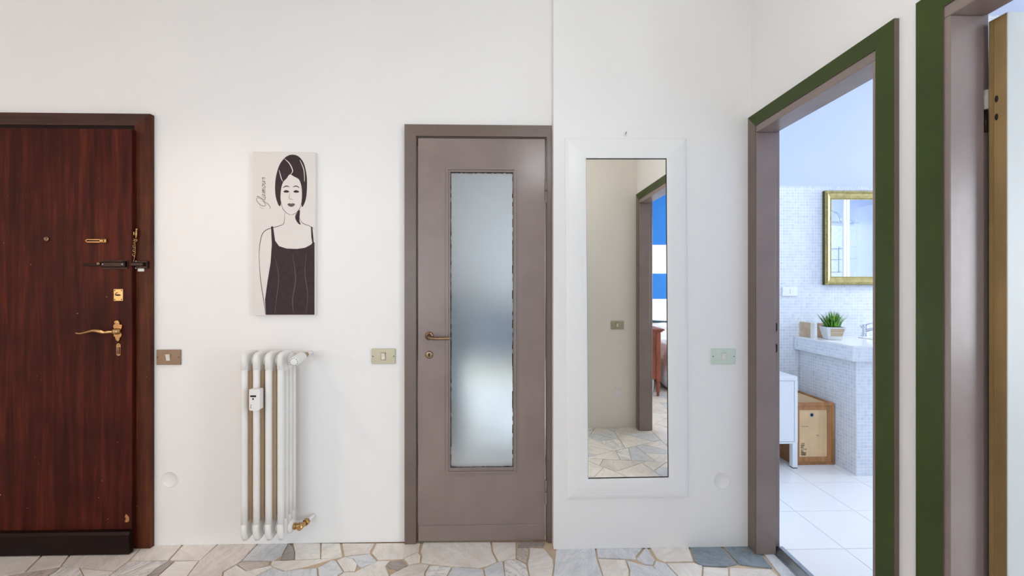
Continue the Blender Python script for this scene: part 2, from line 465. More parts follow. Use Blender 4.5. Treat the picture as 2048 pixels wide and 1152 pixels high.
MB().box(-3.6, -3.82, CZ, 4.95, 4.1, CZ + 0.1).build('ceiling', M['ceiling'], None, 'flat white ceiling above all rooms', 'ceiling', None, 'structure')

# window frames of the rooms outside the view
def window(name, axis, a0, a1, z0, z1, t, label):
    root = thing(name, ((a0 + a1) / 2, t, z0) if axis == 'x' else (t, (a0 + a1) / 2, z0), label, 'window', None, 'structure')
    def bar(p0, p1, q0, q1, nm):
        mb = MB()
        if axis == 'x': mb.box(p0, t - 0.025, q0, p1, t + 0.025, q1, 0.004)
        else: mb.box(t - 0.025, p0, q0, t + 0.025, p1, q1, 0.004)
        mb.build(nm, M['white_plastic'], root)
    w = 0.05
    bar(a0, a0 + w, z0, z1, 'window_frame'); bar(a1 - w, a1, z0, z1, 'window_frame')
    bar(a0 + w, a1 - w, z0, z0 + w, 'window_frame'); bar(a0 + w, a1 - w, z1 - w, z1, 'window_frame')
    bar((a0 + a1) / 2 - 0.03, (a0 + a1) / 2 + 0.03, z0 + w, z1 - w, 'mullion')
window('window_1', 'x', -3.0, -1.7, 0.6, 2.5, -3.74, 'left living room window behind the viewer')
window('window_2', 'x', -1.1, 0.2, 0.6, 2.5, -3.74, 'right living room window behind the viewer')
window('window_3', 'y', 2.25, 3.25, 1.05, 2.45, 4.87, 'white framed bathroom window outside the view')
window('window_4', 'y', -2.3, -0.7, 0.55, 2.45, 4.87, 'white framed bedroom window outside the view')
window('added_window_5', 'y', 2.42, 3.02, 0.45, 1.45, -0.80, 'added side window lighting the store room behind frosted door')

# ------------------------------------------------------------------ floors
floor = MB().box(-3.5, 0.0, -0.06, 1.36, 2.32, -0.006).build('floor', M['grout'], None, 'hall floor of irregular marble slabs in peach grout', 'floor', None, 'structure')
MB().box(-3.5, -3.7, -0.06, 1.372, 0.0, 0).build('floor_living_room', M['mar_w'], None, 'pale marble floor of the room behind the viewer', 'floor', None, 'structure')
floor_bed = MB().box(1.36, -2.8, -0.06, 4.82, 1.222, -0.006).build('floor_bedroom', M['grout'], None, 'bright bedroom floor of marble slabs seen in mirror', 'floor', None, 'structure')
MB().box(-0.75, 2.32, -0.06, 0.55, 4.0, 0).build('floor_store_room', M['mar_k'], None, 'dark floor of the store room behind frosted glass', 'floor', None, 'structure')


def area(p):
    return abs(sum(p[i][0] * p[(i + 1) % len(p)][1] - p[(i + 1) % len(p)][0] * p[i][1] for i in range(len(p)))) / 2
def cut(p, c, nrm):
    A, B = [], []
    for i in range(len(p)):
        a, b = p[i], p[(i + 1) % len(p)]
        da = (a[0] - c[0]) * nrm[0] + (a[1] - c[1]) * nrm[1]
        db = (b[0] - c[0]) * nrm[0] + (b[1] - c[1]) * nrm[1]
        (A if da >= 0 else B).append(a)
        if da * db < 0:
            t = da / (da - db)
            q = (a[0] + (b[0] - a[0]) * t, a[1] + (b[1] - a[1]) * t)
            A.append(q); B.append(q)
    return A, B
def shatter(p, rng, lo, hi):
    if area(p) < rng.uniform(lo, hi): return [p]
    cx = sum(q[0] for q in p) / len(p); cy = sum(q[1] for q in p) / len(p)
    # cut across the longer direction
    best = max(((a, b) for a in p for b in p), key=lambda ab: (ab[0][0] - ab[1][0]) ** 2 + (ab[0][1] - ab[1][1]) ** 2)
    ang = math.atan2(best[0][1] - best[1][1], best[0][0] - best[1][0]) + rng.uniform(-0.6, 0.6)
    c = (cx + rng.uniform(-0.05, 0.05), cy + rng.uniform(-0.05, 0.05))
    A, B = cut(p, c, (math.cos(ang), math.sin(ang)))
    if len(A) < 3 or len(B) < 3: return [p]
    return shatter(A, rng, lo, hi) + shatter(B, rng, lo, hi)
def slab(p, tone, parent, rng, gap=0.0024):
    cx = sum(q[0] for q in p) / len(p); cy = sum(q[1] for q in p) / len(p)
    r = math.sqrt(area(p))
    k = max(0.86, 1 - gap / max(r * 0.5, 1e-3))
    q = [(cx + (a - cx) * k, cy + (b - cy) * k) for a, b in p]
    zt = rng.uniform(-0.0008, 0.0)
    MB().prism(q, 'xy', -0.02, zt).build('marble_slab', M['mar_' + tone], parent, origin=(cx, cy, -0.02))
TRACED = """w -2.772,2.215 -2.442,2.208 -2.354,2.121 -2.257,2.111 -2.205,1.995 -2.251,1.972 -2.412,1.928
d -2.440,2.208 -2.164,2.201 -2.132,2.120 -2.356,2.125
w -2.250,2.111 -2.128,2.116 -2.082,2.034 -2.076,2.023 -2.196,1.991
t -2.163,2.205 -1.837,2.197 -1.824,2.185 -1.795,2.059 -1.795,1.992 -1.886,2.004 -1.982,2.021 -2.069,2.030 -2.081,2.037
d -2.392,1.912 -2.247,1.969 -2.197,1.988 -2.076,2.023 -2.069,1.998 -2.071,1.968 -1.921,1.812 -2.278,1.820
v -2.072,2.026 -1.983,2.017 -1.913,1.964 -1.763,1.808 -1.963,1.813 -2.065,1.965 -2.063,1.995
w -1.975,2.014 -1.880,1.997 -1.793,1.985 -1.794,1.952 -1.752,1.808 -1.909,1.964
w -1.830,2.197 -1.635,2.197 -1.606,2.062 -1.788,2.063
w -1.630,2.197 -1.456,2.192 -1.452,2.055 -1.601,2.062
v -1.787,2.059 -1.603,2.055 -1.607,2.048 -1.617,2.019 -1.618,1.951 -1.559,1.817 -1.735,1.822 -1.788,1.955 -1.788,1.992
k -1.608,2.055 -1.574,2.058 -1.570,1.950 -1.534,1.817 -1.572,1.818 -1.614,1.954 -1.613,2.026
w -1.569,2.054 -1.459,2.055 -1.439,1.967 -1.406,1.814 -1.527,1.817 -1.565,1.950
t -1.453,2.192 -1.253,2.188 -1.255,2.111 -1.252,2.054 -1.263,2.025 -1.292,1.973 -1.205,1.809 -1.396,1.814 -1.435,1.966 -1.454,2.055
g -1.248,2.188 -1.096,2.184 -1.079,2.087 -1.103,2.047 -1.250,2.050 -1.250,2.107
k -1.094,2.184 -1.066,2.158 -1.031,2.113 -1.005,2.055 -1.069,2.049 -1.074,2.087
w -1.073,2.183 -0.932,2.180 -0.879,2.056 -0.999,2.051 -1.027,2.109
d -1.258,2.021 -1.248,2.046 -1.108,2.043 -1.102,2.014 -1.176,1.970
w -1.095,2.010 -1.077,2.003 -1.124,1.939 -1.110,1.807 -1.195,1.809 -1.285,1.970 -1.258,2.018 -1.185,1.974
w -1.106,2.043 -0.973,2.047 -0.880,2.052 -0.823,2.055 -0.947,1.993 -1.009,1.970 -1.080,2.003 -1.097,2.017
g -1.071,1.996 -1.012,1.967 -0.942,1.982 -0.866,1.987 -0.771,1.799 -1.099,1.806 -1.119,1.939
w -0.927,2.180 -0.832,2.178 -0.780,2.072 -0.823,2.055 -0.877,2.056
t -0.822,2.177 -0.652,2.173 -0.657,2.116 -0.652,2.093 -0.772,2.072
g -0.815,2.047 -0.797,2.036 -0.735,1.960 -0.751,1.937 -0.703,1.797 -0.771,1.799 -0.863,1.991
w -0.797,2.043 -0.766,2.068 -0.725,2.056 -0.686,2.011 -0.681,1.962 -0.732,1.963
g -0.761,2.068 -0.651,2.089 -0.607,2.038 -0.595,2.023 -0.661,1.986 -0.680,2.000 -0.723,2.056
w -0.644,2.173 -0.418,2.168 -0.412,2.106 -0.480,2.050 -0.601,2.042 -0.645,2.092
w -0.594,2.034 -0.538,2.033 -0.551,1.994 -0.516,1.931 -0.496,1.792 -0.697,1.797 -0.744,1.930 -0.729,1.956 -0.678,1.955 -0.655,1.982
k -0.533,2.029 -0.482,2.039 -0.447,1.998 -0.457,1.970 -0.486,1.964 -0.529,1.979 -0.545,1.997
w -0.477,2.046 -0.419,2.095 -0.396,2.063 -0.393,2.022 -0.443,2.002
w -0.405,2.176 -0.059,2.168 -0.050,2.090 -0.024,2.017 -0.069,1.989 -0.115,1.973 -0.198,1.982 -0.318,2.002 -0.387,2.018 -0.391,2.063 -0.406,2.102
w -0.052,2.167 0.072,2.165 0.068,2.037 -0.017,2.017 -0.045,2.090
t -0.379,2.011 -0.345,1.996 -0.357,1.944 -0.335,1.788 -0.491,1.792 -0.511,1.931 -0.480,1.961 -0.441,1.995
v -0.341,1.996 -0.238,1.983 -0.251,1.925 -0.263,1.787 -0.330,1.788 -0.352,1.944
g -0.232,1.979 -0.114,1.966 -0.089,1.962 -0.080,1.914 -0.083,1.782 -0.258,1.786 -0.247,1.925
g -0.084,1.965 -0.022,2.010 0.002,2.017 0.014,1.912 0.013,1.780 -0.078,1.782 -0.075,1.914
d 0.076,2.115 0.134,2.117 0.128,2.059 0.117,1.996 0.087,2.022 0.068,2.033
v 0.010,2.020 0.068,2.030 0.114,1.989 0.121,1.916 0.108,1.778 0.017,1.780
w 0.141,2.117 0.211,2.108 0.244,2.026 0.243,1.975 0.228,1.907 0.203,1.775 0.119,1.777 0.126,1.916 0.121,1.992 0.134,2.051
k 0.077,2.160 0.221,2.157 0.208,2.124 0.076,2.123
g 0.271,2.102 0.469,2.110 0.458,2.028 0.457,1.901 0.436,1.770 0.210,1.775 0.235,1.913 0.248,1.982
g 0.474,2.109 0.727,2.120 0.651,2.035 0.650,2.016 0.464,2.032
w 0.465,2.024 0.593,2.014 0.590,1.939 0.534,1.768 0.441,1.770 0.461,1.908
g 0.733,2.115 0.733,2.044 0.737,2.006 0.714,1.971 0.679,1.979 0.650,2.016
g 0.600,2.010 0.672,1.972 0.709,1.964 0.748,1.853 0.722,1.763 0.538,1.767 0.595,1.939
w 0.748,2.119 0.948,2.119 0.919,1.995 0.779,1.991 0.750,2.021
g 0.740,2.003 0.777,1.984 0.799,1.893 0.807,1.761 0.729,1.763 0.714,1.964
w 0.781,1.983 0.914,1.984 0.947,1.962 0.839,1.760 0.813,1.761 0.803,1.893
b 0.955,2.123 1.105,2.119 1.118,1.968 1.049,1.952 0.942,1.962 0.924,1.995
b 1.118,2.119 1.292,2.115 1.273,2.024 1.266,1.936 1.181,1.952 1.123,1.968
w 0.948,1.954 1.058,1.941 0.960,1.757 0.843,1.760
w 1.066,1.945 1.250,1.930 1.259,1.872 1.241,1.751 0.964,1.757
g 1.292,2.046 1.360,2.092 1.360,1.879 1.360,1.748 1.245,1.751 1.270,1.882"""
rng = random.Random(11)
for line in TRACED.split('\n'):
    t, *ps = line.split()
    slab([tuple(float(k) for k in q.split(',')) for q in ps], t, floor, rng, 0.0018)
TONES = 'wwwwwwttggggwwdvk'
rest = shatter([(-3.5, 0.0), (1.36, 0.0), (1.36, 1.745), (-3.5, 1.72)], rng, 0.035, 0.085)
for p in rest: slab(p, rng.choice(TONES), floor, rng)
for p in shatter([(-3.5, 1.95), (-2.79, 1.95), (-2.79, 2.3), (-3.5, 2.3)], rng, 0.03, 0.08): slab(p, rng.choice(TONES), floor, rng)
for p in shatter([(1.36, -2.8), (3.6, -2.8), (3.6, 1.22), (1.36, 1.22)], rng, 0.05, 0.11): slab(p, rng.choice('wwwwtgw'), floor_bed, rng)
for p in shatter([(3.6, -2.8), (4.82, -2.8), (4.82, 1.22), (3.6, 1.22)], rng, 0.3, 0.5): slab(p, rng.choice('wwt'), floor_bed, rng)

# bathroom floor: square white tiles one small step above the hall
BZ = 0.03
floor_bath = MB().box(1.372, 1.312, -0.06, 4.82, 3.347, BZ - 0.002).build('floor_bathroom', M['tile_gap'], None, 'bathroom floor of large square white tiles', 'floor', None, 'structure')
P = 0.342
tm = {}
xs = [1.372] + [1.681 + P * k for k in range(0, 10)] ; xs = [x for x in xs if x < 4.8] + [4.82]
ys = [1.312, 1.682, 2.024, 2.366, 2.708, 3.05, 3.347]
for x0, x1 in zip(xs[:-1], xs[1:]):
    for y0, y1 in zip(ys[:-1], ys[1:]):
        key = (round(x1 - x0, 3), round(y1 - y0, 3))
        g = 0.0014
        if key not in tm:
            mb = MB().box(g, g, 0, key[0] - g, key[1] - g, 0.008, 0.0008, 1)
            tm[key] = mb.mesh('floor_tile', M['bath_tile'], Vector((0, 0, 0)))
        t = bpy.data.objects.new('floor_tile', tm[key]); COL.objects.link(t)
        place(t, (x0, y0, BZ - 0.008 + 0.0), floor_bath)

# mosaic tiles, real relief, one joined mesh per face (each tile only a few pixels across)
def mosaic(name, parent, o, u, v, nu, nv, pitch=0.0236, gap=0.0026, h=0.0010):
    o = Vector(o); u = Vector(u); v = Vector(v); w = u.cross(v)
    vs = []; fs = []
    for i in range(nu):
        for j in range(nv):
            b = len(vs)
            a0, a1 = i * pitch + gap / 2, (i + 1) * pitch - gap / 2
            c0, c1 = j * pitch + gap / 2, (j + 1) * pitch - gap / 2
            e = 0.0007
            for (p, q, hh) in ((a0, c0, 0), (a1, c0, 0), (a1, c1, 0), (a0, c1, 0), (a0 + e, c0 + e, h), (a1 - e, c0 + e, h), (a1 - e, c1 - e, h), (a0 + e, c1 - e, h)):
                vs.append(o + u * p + v * q + w * hh)
            fs += [(b + 4, b + 5, b + 6, b + 7), (b, b + 1, b + 5, b + 4), (b + 1, b + 2, b + 6, b + 5), (b + 2, b + 3, b + 7, b + 6), (b + 3, b, b + 4, b + 7)]
    me = bpy.data.meshes.new(name)
    me.from_pydata([tuple(p - o) for p in vs], [], fs)
    me.materials.append(M['mosaic'])
    ob = bpy.data.objects.new(name, me); COL.objects.link(ob)
    place(ob, o, parent)
    tag(ob, None, None, None, 'stuff')
    return ob
PT = 0.0236
mosaic('mosaic_tiles', bpy.data.objects['wall_bathroom_back'], (1.376, 3.347, BZ), (1, 0, 0), (0, 0, 1), 145, 89)

# ------------------------------------------------------------------ doorways in the right wall
def casing_mats(n, c):
    return 0 if abs(n.x) > 0.8 else 1
def doorway(name, y0, y1, ztop, cw0, cw1, label, near_green, far_green, zf):
    """opening y0..y1 (clear); casings cw0 (near) cw1 (far) wide"""
    root = thing(name, (1.30, (y0 + y1) / 2, 0), label, 'doorway', None, 'structure')
    fx, wx = 1.246, 1.262
    lip = 0.016
    a, b, zt = y0 - lip, y1 + (lip if far_green else 0.004), ztop + 0.033
    zo = 2.171
    G = [M['green'], M['taupe_dark']]; T = [M['taupe_dark'], M['taupe_dark']]
    MB().prism([(a - cw0, 0), (a, 0), (a, zt), (a - cw0, zo)], 'yz', fx, wx + 0.002).paint(casing_mats).build('casing_upright', G if near_green else T, root, 'green painted casing upright' if near_green else 'brown painted casing upright')
    MB().prism([(b, 0), (b + cw1, 0), (b + cw1, zo), (b, zt)], 'yz', fx, wx + 0.002).paint(casing_mats).build('casing_upright', G if far_green else T, root, 'green painted casing upright' if far_green else 'brown painted casing upright')
    MB().prism([(a - cw0, zo), (a, zt), (b, zt), (b + cw1, zo)], 'yz', fx, wx + 0.002).paint(casing_mats).build('casing_head', G, root, 'green painted casing head')
    # lining boards with a rebate for the leaf on the room side
    L = M['taupe']
    for nm, yy0, yy1, yr in (('near', y0 - 0.045, y0, y0 - 0.011), ('far', y1, y1 + 0.036, y1 + 0.011)):
        mb = MB()
        if nm == 'near':
            mb.box(1.250, yy0, 0, 1.348, y0, ztop, 0.002, 1); mb.box(1.3485, yy0, zf, 1.374, yr, ztop + 0.011, 0.002, 1)
        else:
            mb.box(1.250, y1, 0, 1.348, yy1, ztop, 0.002, 1); mb.box(1.3485, yr, zf, 1.374, yy1, ztop + 0.011, 0.002, 1)
        mb.build('jamb_lining', L, root)
    mb = MB(); mb.box(1.250, y0 - 0.045, ztop, 1.348, y1 + 0.036, ztop + 0.034, 0.002, 1); mb.box(1.3485, y0 - 0.045, ztop + 0.011, 1.374, y1 + 0.036, ztop + 0.034, 0.002, 1)
    mb.build('head_lining', L, root)
    return root
d3 = doorway('door_3', 1.389, 2.035, 2.076, 0.068, 0.062, 'bathroom doorway with dark green casing and steel threshold', True, False, BZ)
for z in (1.117, 1.013):
    mb = MB(); mb.prism([(1.3525 + 0.006 * sx, z + dz) for sx, dz in ((-1, -0.016), (0, -0.022), (1, -0.016), (1, 0.016), (0, 0.022), (-1, 0.016))], 'xz', 2.0405, 2.047)
    mb.build('strike_slot', M['black'], d3, 'dark slot for the latch')
mb = MB(); mb.prism([(1.3385, -0.004), (1.368, -0.004), (1.386, BZ - 0.004), (1.386, BZ + 0.003), (1.366, BZ + 0.003), (1.361, BZ - 0.001), (1.346, 0.002), (1.3385, 0.002)], 'xz', 1.385, 2.044)
mb.build('threshold_strip', M['steel'], d3, 'brushed steel step strip')
d4 = doorway('door_4', 0.372, 1.142, 2.076, 0.070, 0.078, 'bedroom doorway with green casing and open pale leaf', False, True, 0.0)
for z in (1.117, 1.013):
    MB().box(1.3515, 0.372 - 0.0115, z - 0.02, 1.361, 0.3605, z + 0.02).build('strike_slot', M['black'], d4, 'dark slot for the latch')
# open leaf, standing square to the wall inside the bedroom
lf = MB().box(1.366, 1.103, 0.012, 2.15, 1.146, 2.062, 0.0015, 1).paint(lambda n, c: 1 if abs(n.x) > 0.8 and c.x < 1.5 else 0).build('door_leaf', [M['leaf_white'], M['leaf_edge']], d4, 'open leaf, white faced with bare tan edge')
MB().box(1.3645, 1.134, 0.014, 1.3665, 1.1455, 2.06).build('edge_strip', M['leaf_edge'], lf)
for zc in (1.815, 0.30):
    hb = MB().cyl((1.362, 1.152, zc + 0.002), (1.362, 1.152, zc + 0.056), 0.007, n=12).build('hinge_knuckle', M['rocker'], d4, 'pale hinge knuckle')
    MB().cyl((1.362, 1.152, zc - 0.062), (1.362, 1.152, zc - 0.001), 0.007, n=12).build('hinge_knuckle', M['dark_metal'], d4, 'dark hinge knuckle')
    for dz in (-0.028, 0.022):
        MB().sphere((1.3655, 1.128, zc + dz), 0.006, 10, 6, (0.25, 0.7, 1.6)).build('hinge_screw', M['black'], d4)

# ================================================================== ENTRANCE DOOR
d1 = thing('door_1', (-2.32, 2.14, 0), 'dark red-brown wooden entrance door with brass handle and bolts', 'door', None, 'structure')
YF, YL = 2.155, 2.130
xl0, xl1 = -2.795, -1.838
MB().prism([(-1.846, 0), (-1.769, 0), (-1.769, 2.186), (-1.846, 2.126)], 'xz', YF, 2.182).build('frame_upright', M['frame_wood'], d1)
MB().prism([(-2.865, 0), (-2.788, 0), (-2.788, 2.126), (-2.865, 2.186)], 'xz', YF, 2.182).build('frame_upright', M['frame_wood'], d1)
MB().prism([(-2.865, 2.186), (-2.788, 2.126), (-1.846, 2.126), (-1.769, 2.186)], 'xz', YF, 2.182).build('frame_head', M['door_wood_h'], d1)
MB().box(-2.79, 2.160, 0, -1.845, 2.181, 2.128).build('jamb_rebate', M['kick_wood'], d1)
leaf = MB().box(xl0, YL, 0.012, xl1, 2.159, 2.100, 0.003, 2).build('door_leaf', M['door_wood'], d1)
mb = MB(); mb.prism([(2.129, 0.004), (2.104, 0.004), (2.104, 0.098), (2.112, 0.110), (2.129, 0.114)], 'yz', xl0, -1.830)
mb.build('kick_rail', M['kick_wood'], d1, 'almost black bottom rail')
# chipped paint patch near the bottom corner
MB().prism([(-1.872, 0.150), (-1.862, 0.146), (-1.852, 0.152), (-1.850, 0.168), (-1.856, 0.180), (-1.866, 0.188), (-1.871, 0.176), (-1.866, 0.165)], 'xz', YL - 0.0006, YL + 0.001).build('chip', M['crate'], d1, 'pale chipped patch in the varnish')
MB().lathe([(0.012, 0), (0.012, 0.004), (0.009, 0.006), (0.006, 0.006), (0.006, 0.003), (0.0, 0.003)], (-2.248, YL, 1.552), (0, -1, 0)).build('peephole', M['bronze'], d1)
# slot keeper of the chain
k = MB(); k.box(-2.053, YL - 0.012, 1.546, -1.955, YL, 1.552, 0.001, 1); k.box(-2.053, YL - 0.012, 1.534, -1.955, YL, 1.540, 0.001, 1); k.box(-2.053, YL - 0.012, 1.534, -2.046, YL, 1.552, 0.001, 1); k.box(-1.985, YL - 0.012, 1.534, -1.953, YL, 1.552, 0.002, 1)
k.box(-2.046, YL - 0.002, 1.540, -1.985, YL, 1.546, mi=1)
ck = k.build('chain_slot', [M['brass'], M['black']], d1, 'brass slot for the door chain')
MB().sphere((-1.964, YL - 0.012, 1.543), 0.003, 8, 6).build('screw', M['black'], ck)
# surface bolt
b = MB(); b.box(-1.975, YL - 0.004, 1.404, -1.854, YL, 1.449, 0.001, 1); b.box(-1.972, YL - 0.020, 1.412, -1.858, YL - 0.004, 1.440, 0.006, 2); b.box(-1.97, YL - 0.024, 1.437, -1.86, YL - 0.004, 1.443, 0.002, 1)
bolt = b.build('slide_bolt', M['dark_metal'], d1, 'dark metal slide bolt')
MB().cyl((-2.060, YL - 0.012, 1.424), (-1.972, YL - 0.012, 1.424), 0.0055, n=12).build('bolt_rod', M['dark_metal'], bolt)
MB().sphere((-1.981, YL - 0.018, 1.430), 0.009, 12, 8).build('bolt_knob', M['bronze'], bolt)
for x in (-1.960, -1.866):
    MB().sphere((x, YL - 0.021, 1.427), 0.004, 10, 6, (1, 0.5, 1)).build('screw', M['steel'], bolt)
b = MB(); b.box(-1.845, YF - 0.012, 1.408, -1.775, YF, 1.446, 0.002, 1); b.box(-1.846, YF - 0.030, 1.418, -1.784, YF - 0.012, 1.438, 0.005, 2)
kp = b.build('bolt_keeper', M['dark_metal'], d1, 'dark keeper of the slide bolt')
for z in (1.443, 1.409):
    MB().sphere((-1.829, YF - 0.013, z), 0.004, 10, 6, (1, 0.5, 1)).build('screw', M['steel'], kp)
MB().box(-1.828, YF - 0.004, 1.393, -1.797, YF, 1.409, 0.001, 1).build('white_catch', M['white_plastic'], d1, 'small white catch plate')
# chain: bracket and two hanging strands of links
br = MB(); br.box(-1.858, YF - 0.016, 1.573, -1.834, YF, 1.592, 0.003, 2); br.cyl((-1.828, YF - 0.012, 1.558), (-1.826, YF - 0.012, 1.602), 0.0045, n=10); br.sphere((-1.825, YF - 0.012, 1.603), 0.006, 10, 8)
br.tube([(-1.829 + 0.0055 * math.cos(t), YF - 0.012, 1.548 + 0.0055 * math.sin(t)) for t in [2 * PI * q / 12 for q in range(12)]], 0.0018, 6, True)
chain = br.build('chain_bracket', M['brass'], d1, 'brass chain bracket')
ln = MB()
for s, (xa, xb, xm) in enumerate(((-1.851, -1.848, -1.862), (-1.844, -1.842, -1.834))):
    N = 13
    for i in range(N):
        t = i / (N - 1)
        x = xa + (xb - xa) * t + (xm - (xa + xb) / 2) * math.sin(PI * t)
        z = 1.572 - 0.128 * t
        w, d = (0.0052, 0.0012) if i % 2 == 0 else (0.0026, 0.0045)
        ln.tube([(x + w * math.cos(q), YF - 0.016 + d * math.cos(q), z + 0.0075 * math.sin(q)) for q in [2 * PI * k / 10 for k in range(10)]], 0.0014, 5, True)
ln.build('chain_links', M['brass'], chain, 'brass chain', None, None, 'stuff')
# square lock plate
lp = MB().box(-1.924, YL - 0.003, 1.246, -1.879, YL, 1.305, 0.002, 2).build('lock_plate', M['brass_plate'], d1, 'square pale brass lock plate')
for sx in (-1.918, -1.885):
    for sz in (1.253, 1.298):
        MB().sphere((sx, YL - 0.003, sz), 0.003, 8, 6, (1, 0.4, 1)).build('screw', M['dark_metal'], lp)
MB().sphere((-1.902, YL - 0.004, 1.275), 0.014, 12, 8, (1, 0.15, 0.28)).build('keyhole', M['black'], lp)
MB().tube([(-1.916, YL - 0.004, 1.276), (-1.910, YL - 0.006, 1.286), (-1.902, YL - 0.006, 1.288)], 0.0012, 6).build('cover_pin', M['dark_metal'], lp)
# handle on an ornate backplate
hp = MB()
out = [(-1.912, 1.149), (-1.900, 1.149), (-1.893, 1.140), (-1.893, 1.130), (-1.880, 1.128), (-1.882, 1.116), (-1.888, 1.098), (-1.882, 1.080), (-1.886, 1.068), (-1.892, 1.066), (-1.892, 1.056), (-1.898, 1.047), (-1.904, 1.047), (-1.911, 1.056), (-1.914, 1.068), (-1.921, 1.074), (-1.916, 1.098), (-1.923, 1.118), (-1.921, 1.128), (-1.914, 1.132), (-1.919, 1.142)]
hp.prism(out, 'xz', YL - 0.006, YL); hp.lathe([(0.016, 0), (0.016, 0.006), (0.012, 0.010), (0.0105, 0.026), (0.0, 0.027)], (-1.902, YL - 0.006, 1.096), (0, -1, 0), 20)
hd = hp.build('door_handle', M['brass'], d1, 'brass lever handle on ornate plate')
lv = catmull([(-1.902, YL - 0.030, 1.096), (-1.918, YL - 0.036, 1.096), (-1.935, YL - 0.038, 1.094), (-1.955, YL - 0.040, 1.100), (-1.985, YL - 0.041, 1.103), (-2.020, YL - 0.040, 1.095), (-2.050, YL - 0.038, 1.089), (-2.074, YL - 0.036, 1.092)], 4)
n_ = len(lv); rr = [0.008, 0.0085, 0.009, 0.0095, 0.010, 0.010, 0.0095, 0.009, 0.0105, 0.0115, 0.012, 0.0125, 0.0125, 0.012, 0.011, 0.0102, 0.0094, 0.0088, 0.0082, 0.0078, 0.0074, 0.007, 0.0068, 0.0066, 0.0064, 0.0062, 0.006, 0.0055, 0.004]
MB().tube(lv, [rr[min(i, len(rr) - 1)] for i in range(n_)], 12, squash=0.8).build('lever', M['brass'], hd)
for z in (1.139, 1.056):
    MB().sphere((-1.906 if z > 1.1 else -1.902, YL - 0.006, z), 0.0055, 10, 6, (1, 0.5, 1)).build('screw', M['brass_plate'], hd)
ov = lambda cx, cz, rx, rz, n=20: [(cx + rx * math.cos(2 * PI * i / n), cz + (rz - rx) * (1 if math.sin(2 * PI * i / n) >= 0 else -1) + rx * math.sin(2 * PI * i / n)) for i in range(n)]
es = MB().prism(ov(-1.899, 1.005, 0.0105, 0.031), 'xz', YL - 0.004, YL).build('keyhole_plate', M['brass'], d1, 'slim brass keyhole plate')
MB().prism(ov(-1.899, 1.000, 0.006, 0.018), 'xz', YL - 0.008, YL - 0.003).build('lock_cylinder', M['bronze'], es)
MB().box(-1.9, YL - 0.0085, 0.988, -1.898, YL - 0.0078, 1.002).build('key_slot', M['black'], es)
MB().sphere((-1.899, YL - 0.004, 1.028), 0.0025, 8, 6).build('screw', M['dark_metal'], es)

# ================================================================== GREY DOOR WITH FROSTED PANE
d2 = thing('door_2', (-0.12, 2.17, 0), 'taupe door with tall frosted glass pane and bronze lever', 'door', None, 'structure')
YC, YD = 2.158, 2.166
TC = M['taupe_dark']
MB().prism([(-0.498, 0), (-0.440, 0), (-0.440, 2.088), (-0.498, 2.147)], 'xz', YC, 2.182).build('casing_upright', TC, d2)
MB().prism([(0.232, 0), (0.2565, 0), (0.2565, 2.110), (0.232, 2.088)], 'xz', YC, 2.182).build('casing_upright', TC, d2)
MB().prism([(-0.498, 2.147), (-0.440, 2.088), (0.232, 2.088), (0.2565, 2.110), (0.2565, 2.147)], 'xz', YC, 2.182).build('casing_head', TC, d2)
j = MB(); j.box(-0.47, 2.172, 0, -0.436, 2.30, 2.10); j.box(0.228, 2.172, 0, 0.246, 2.30, 2.10); j.box(-0.436, 2.172, 2.084, 0.228, 2.30, 2.115)
j.build('jamb_lining', TC, d2)
lf2 = MB()
x0, x1, z0, z1 = -0.430, 0.221, 0.010, 2.079
gx0, gx1, gz0, gz1 = -0.2655, 0.0575, 0.383, 1.907
T2 = M['taupe']
for a in ((x0, z0, gx0, z1), (gx1, z0, x1, z1), (gx0, z0, gx1, gz0), (gx0, gz1, gx1, z1)):
    lf2.box(a[0], YD, a[1], a[2], YD + 0.040, a[3])
leaf2 = lf2.build('door_leaf', T2, d2)
# glazing beads, mitred, with a raised lip
mx0, mx1, mz0, mz1 = -0.286, 0.073, 0.358, 1.928
def bead(poly, nm): MB().prism(poly, 'xz', YD - 0.007, YD + 0.002).build(nm, T2, d2)
lw = 0.010
bead([(mx0, mz0), (mx0 + lw, mz0 + lw), (mx0 + lw, mz1 - lw), (mx0, mz1)], 'glazing_bead')
bead([(mx1, mz0), (mx1 - lw, mz0 + lw), (mx1 - lw, mz1 - lw), (mx1, mz1)], 'glazing_bead')
bead([(mx0, mz0), (mx1, mz0), (mx1 - lw, mz0 + lw), (mx0 + lw, mz0 + lw)], 'glazing_bead')
bead([(mx0, mz1), (mx1, mz1), (mx1 - lw, mz1 - lw), (mx0 + lw, mz1 - lw)], 'glazing_bead')
pane = MB().box(gx0, YD + 0.014, gz0, gx1, YD + 0.018, gz1).build('glass_pane', M['frost'], d2, 'tall frosted woven-texture glass pane')
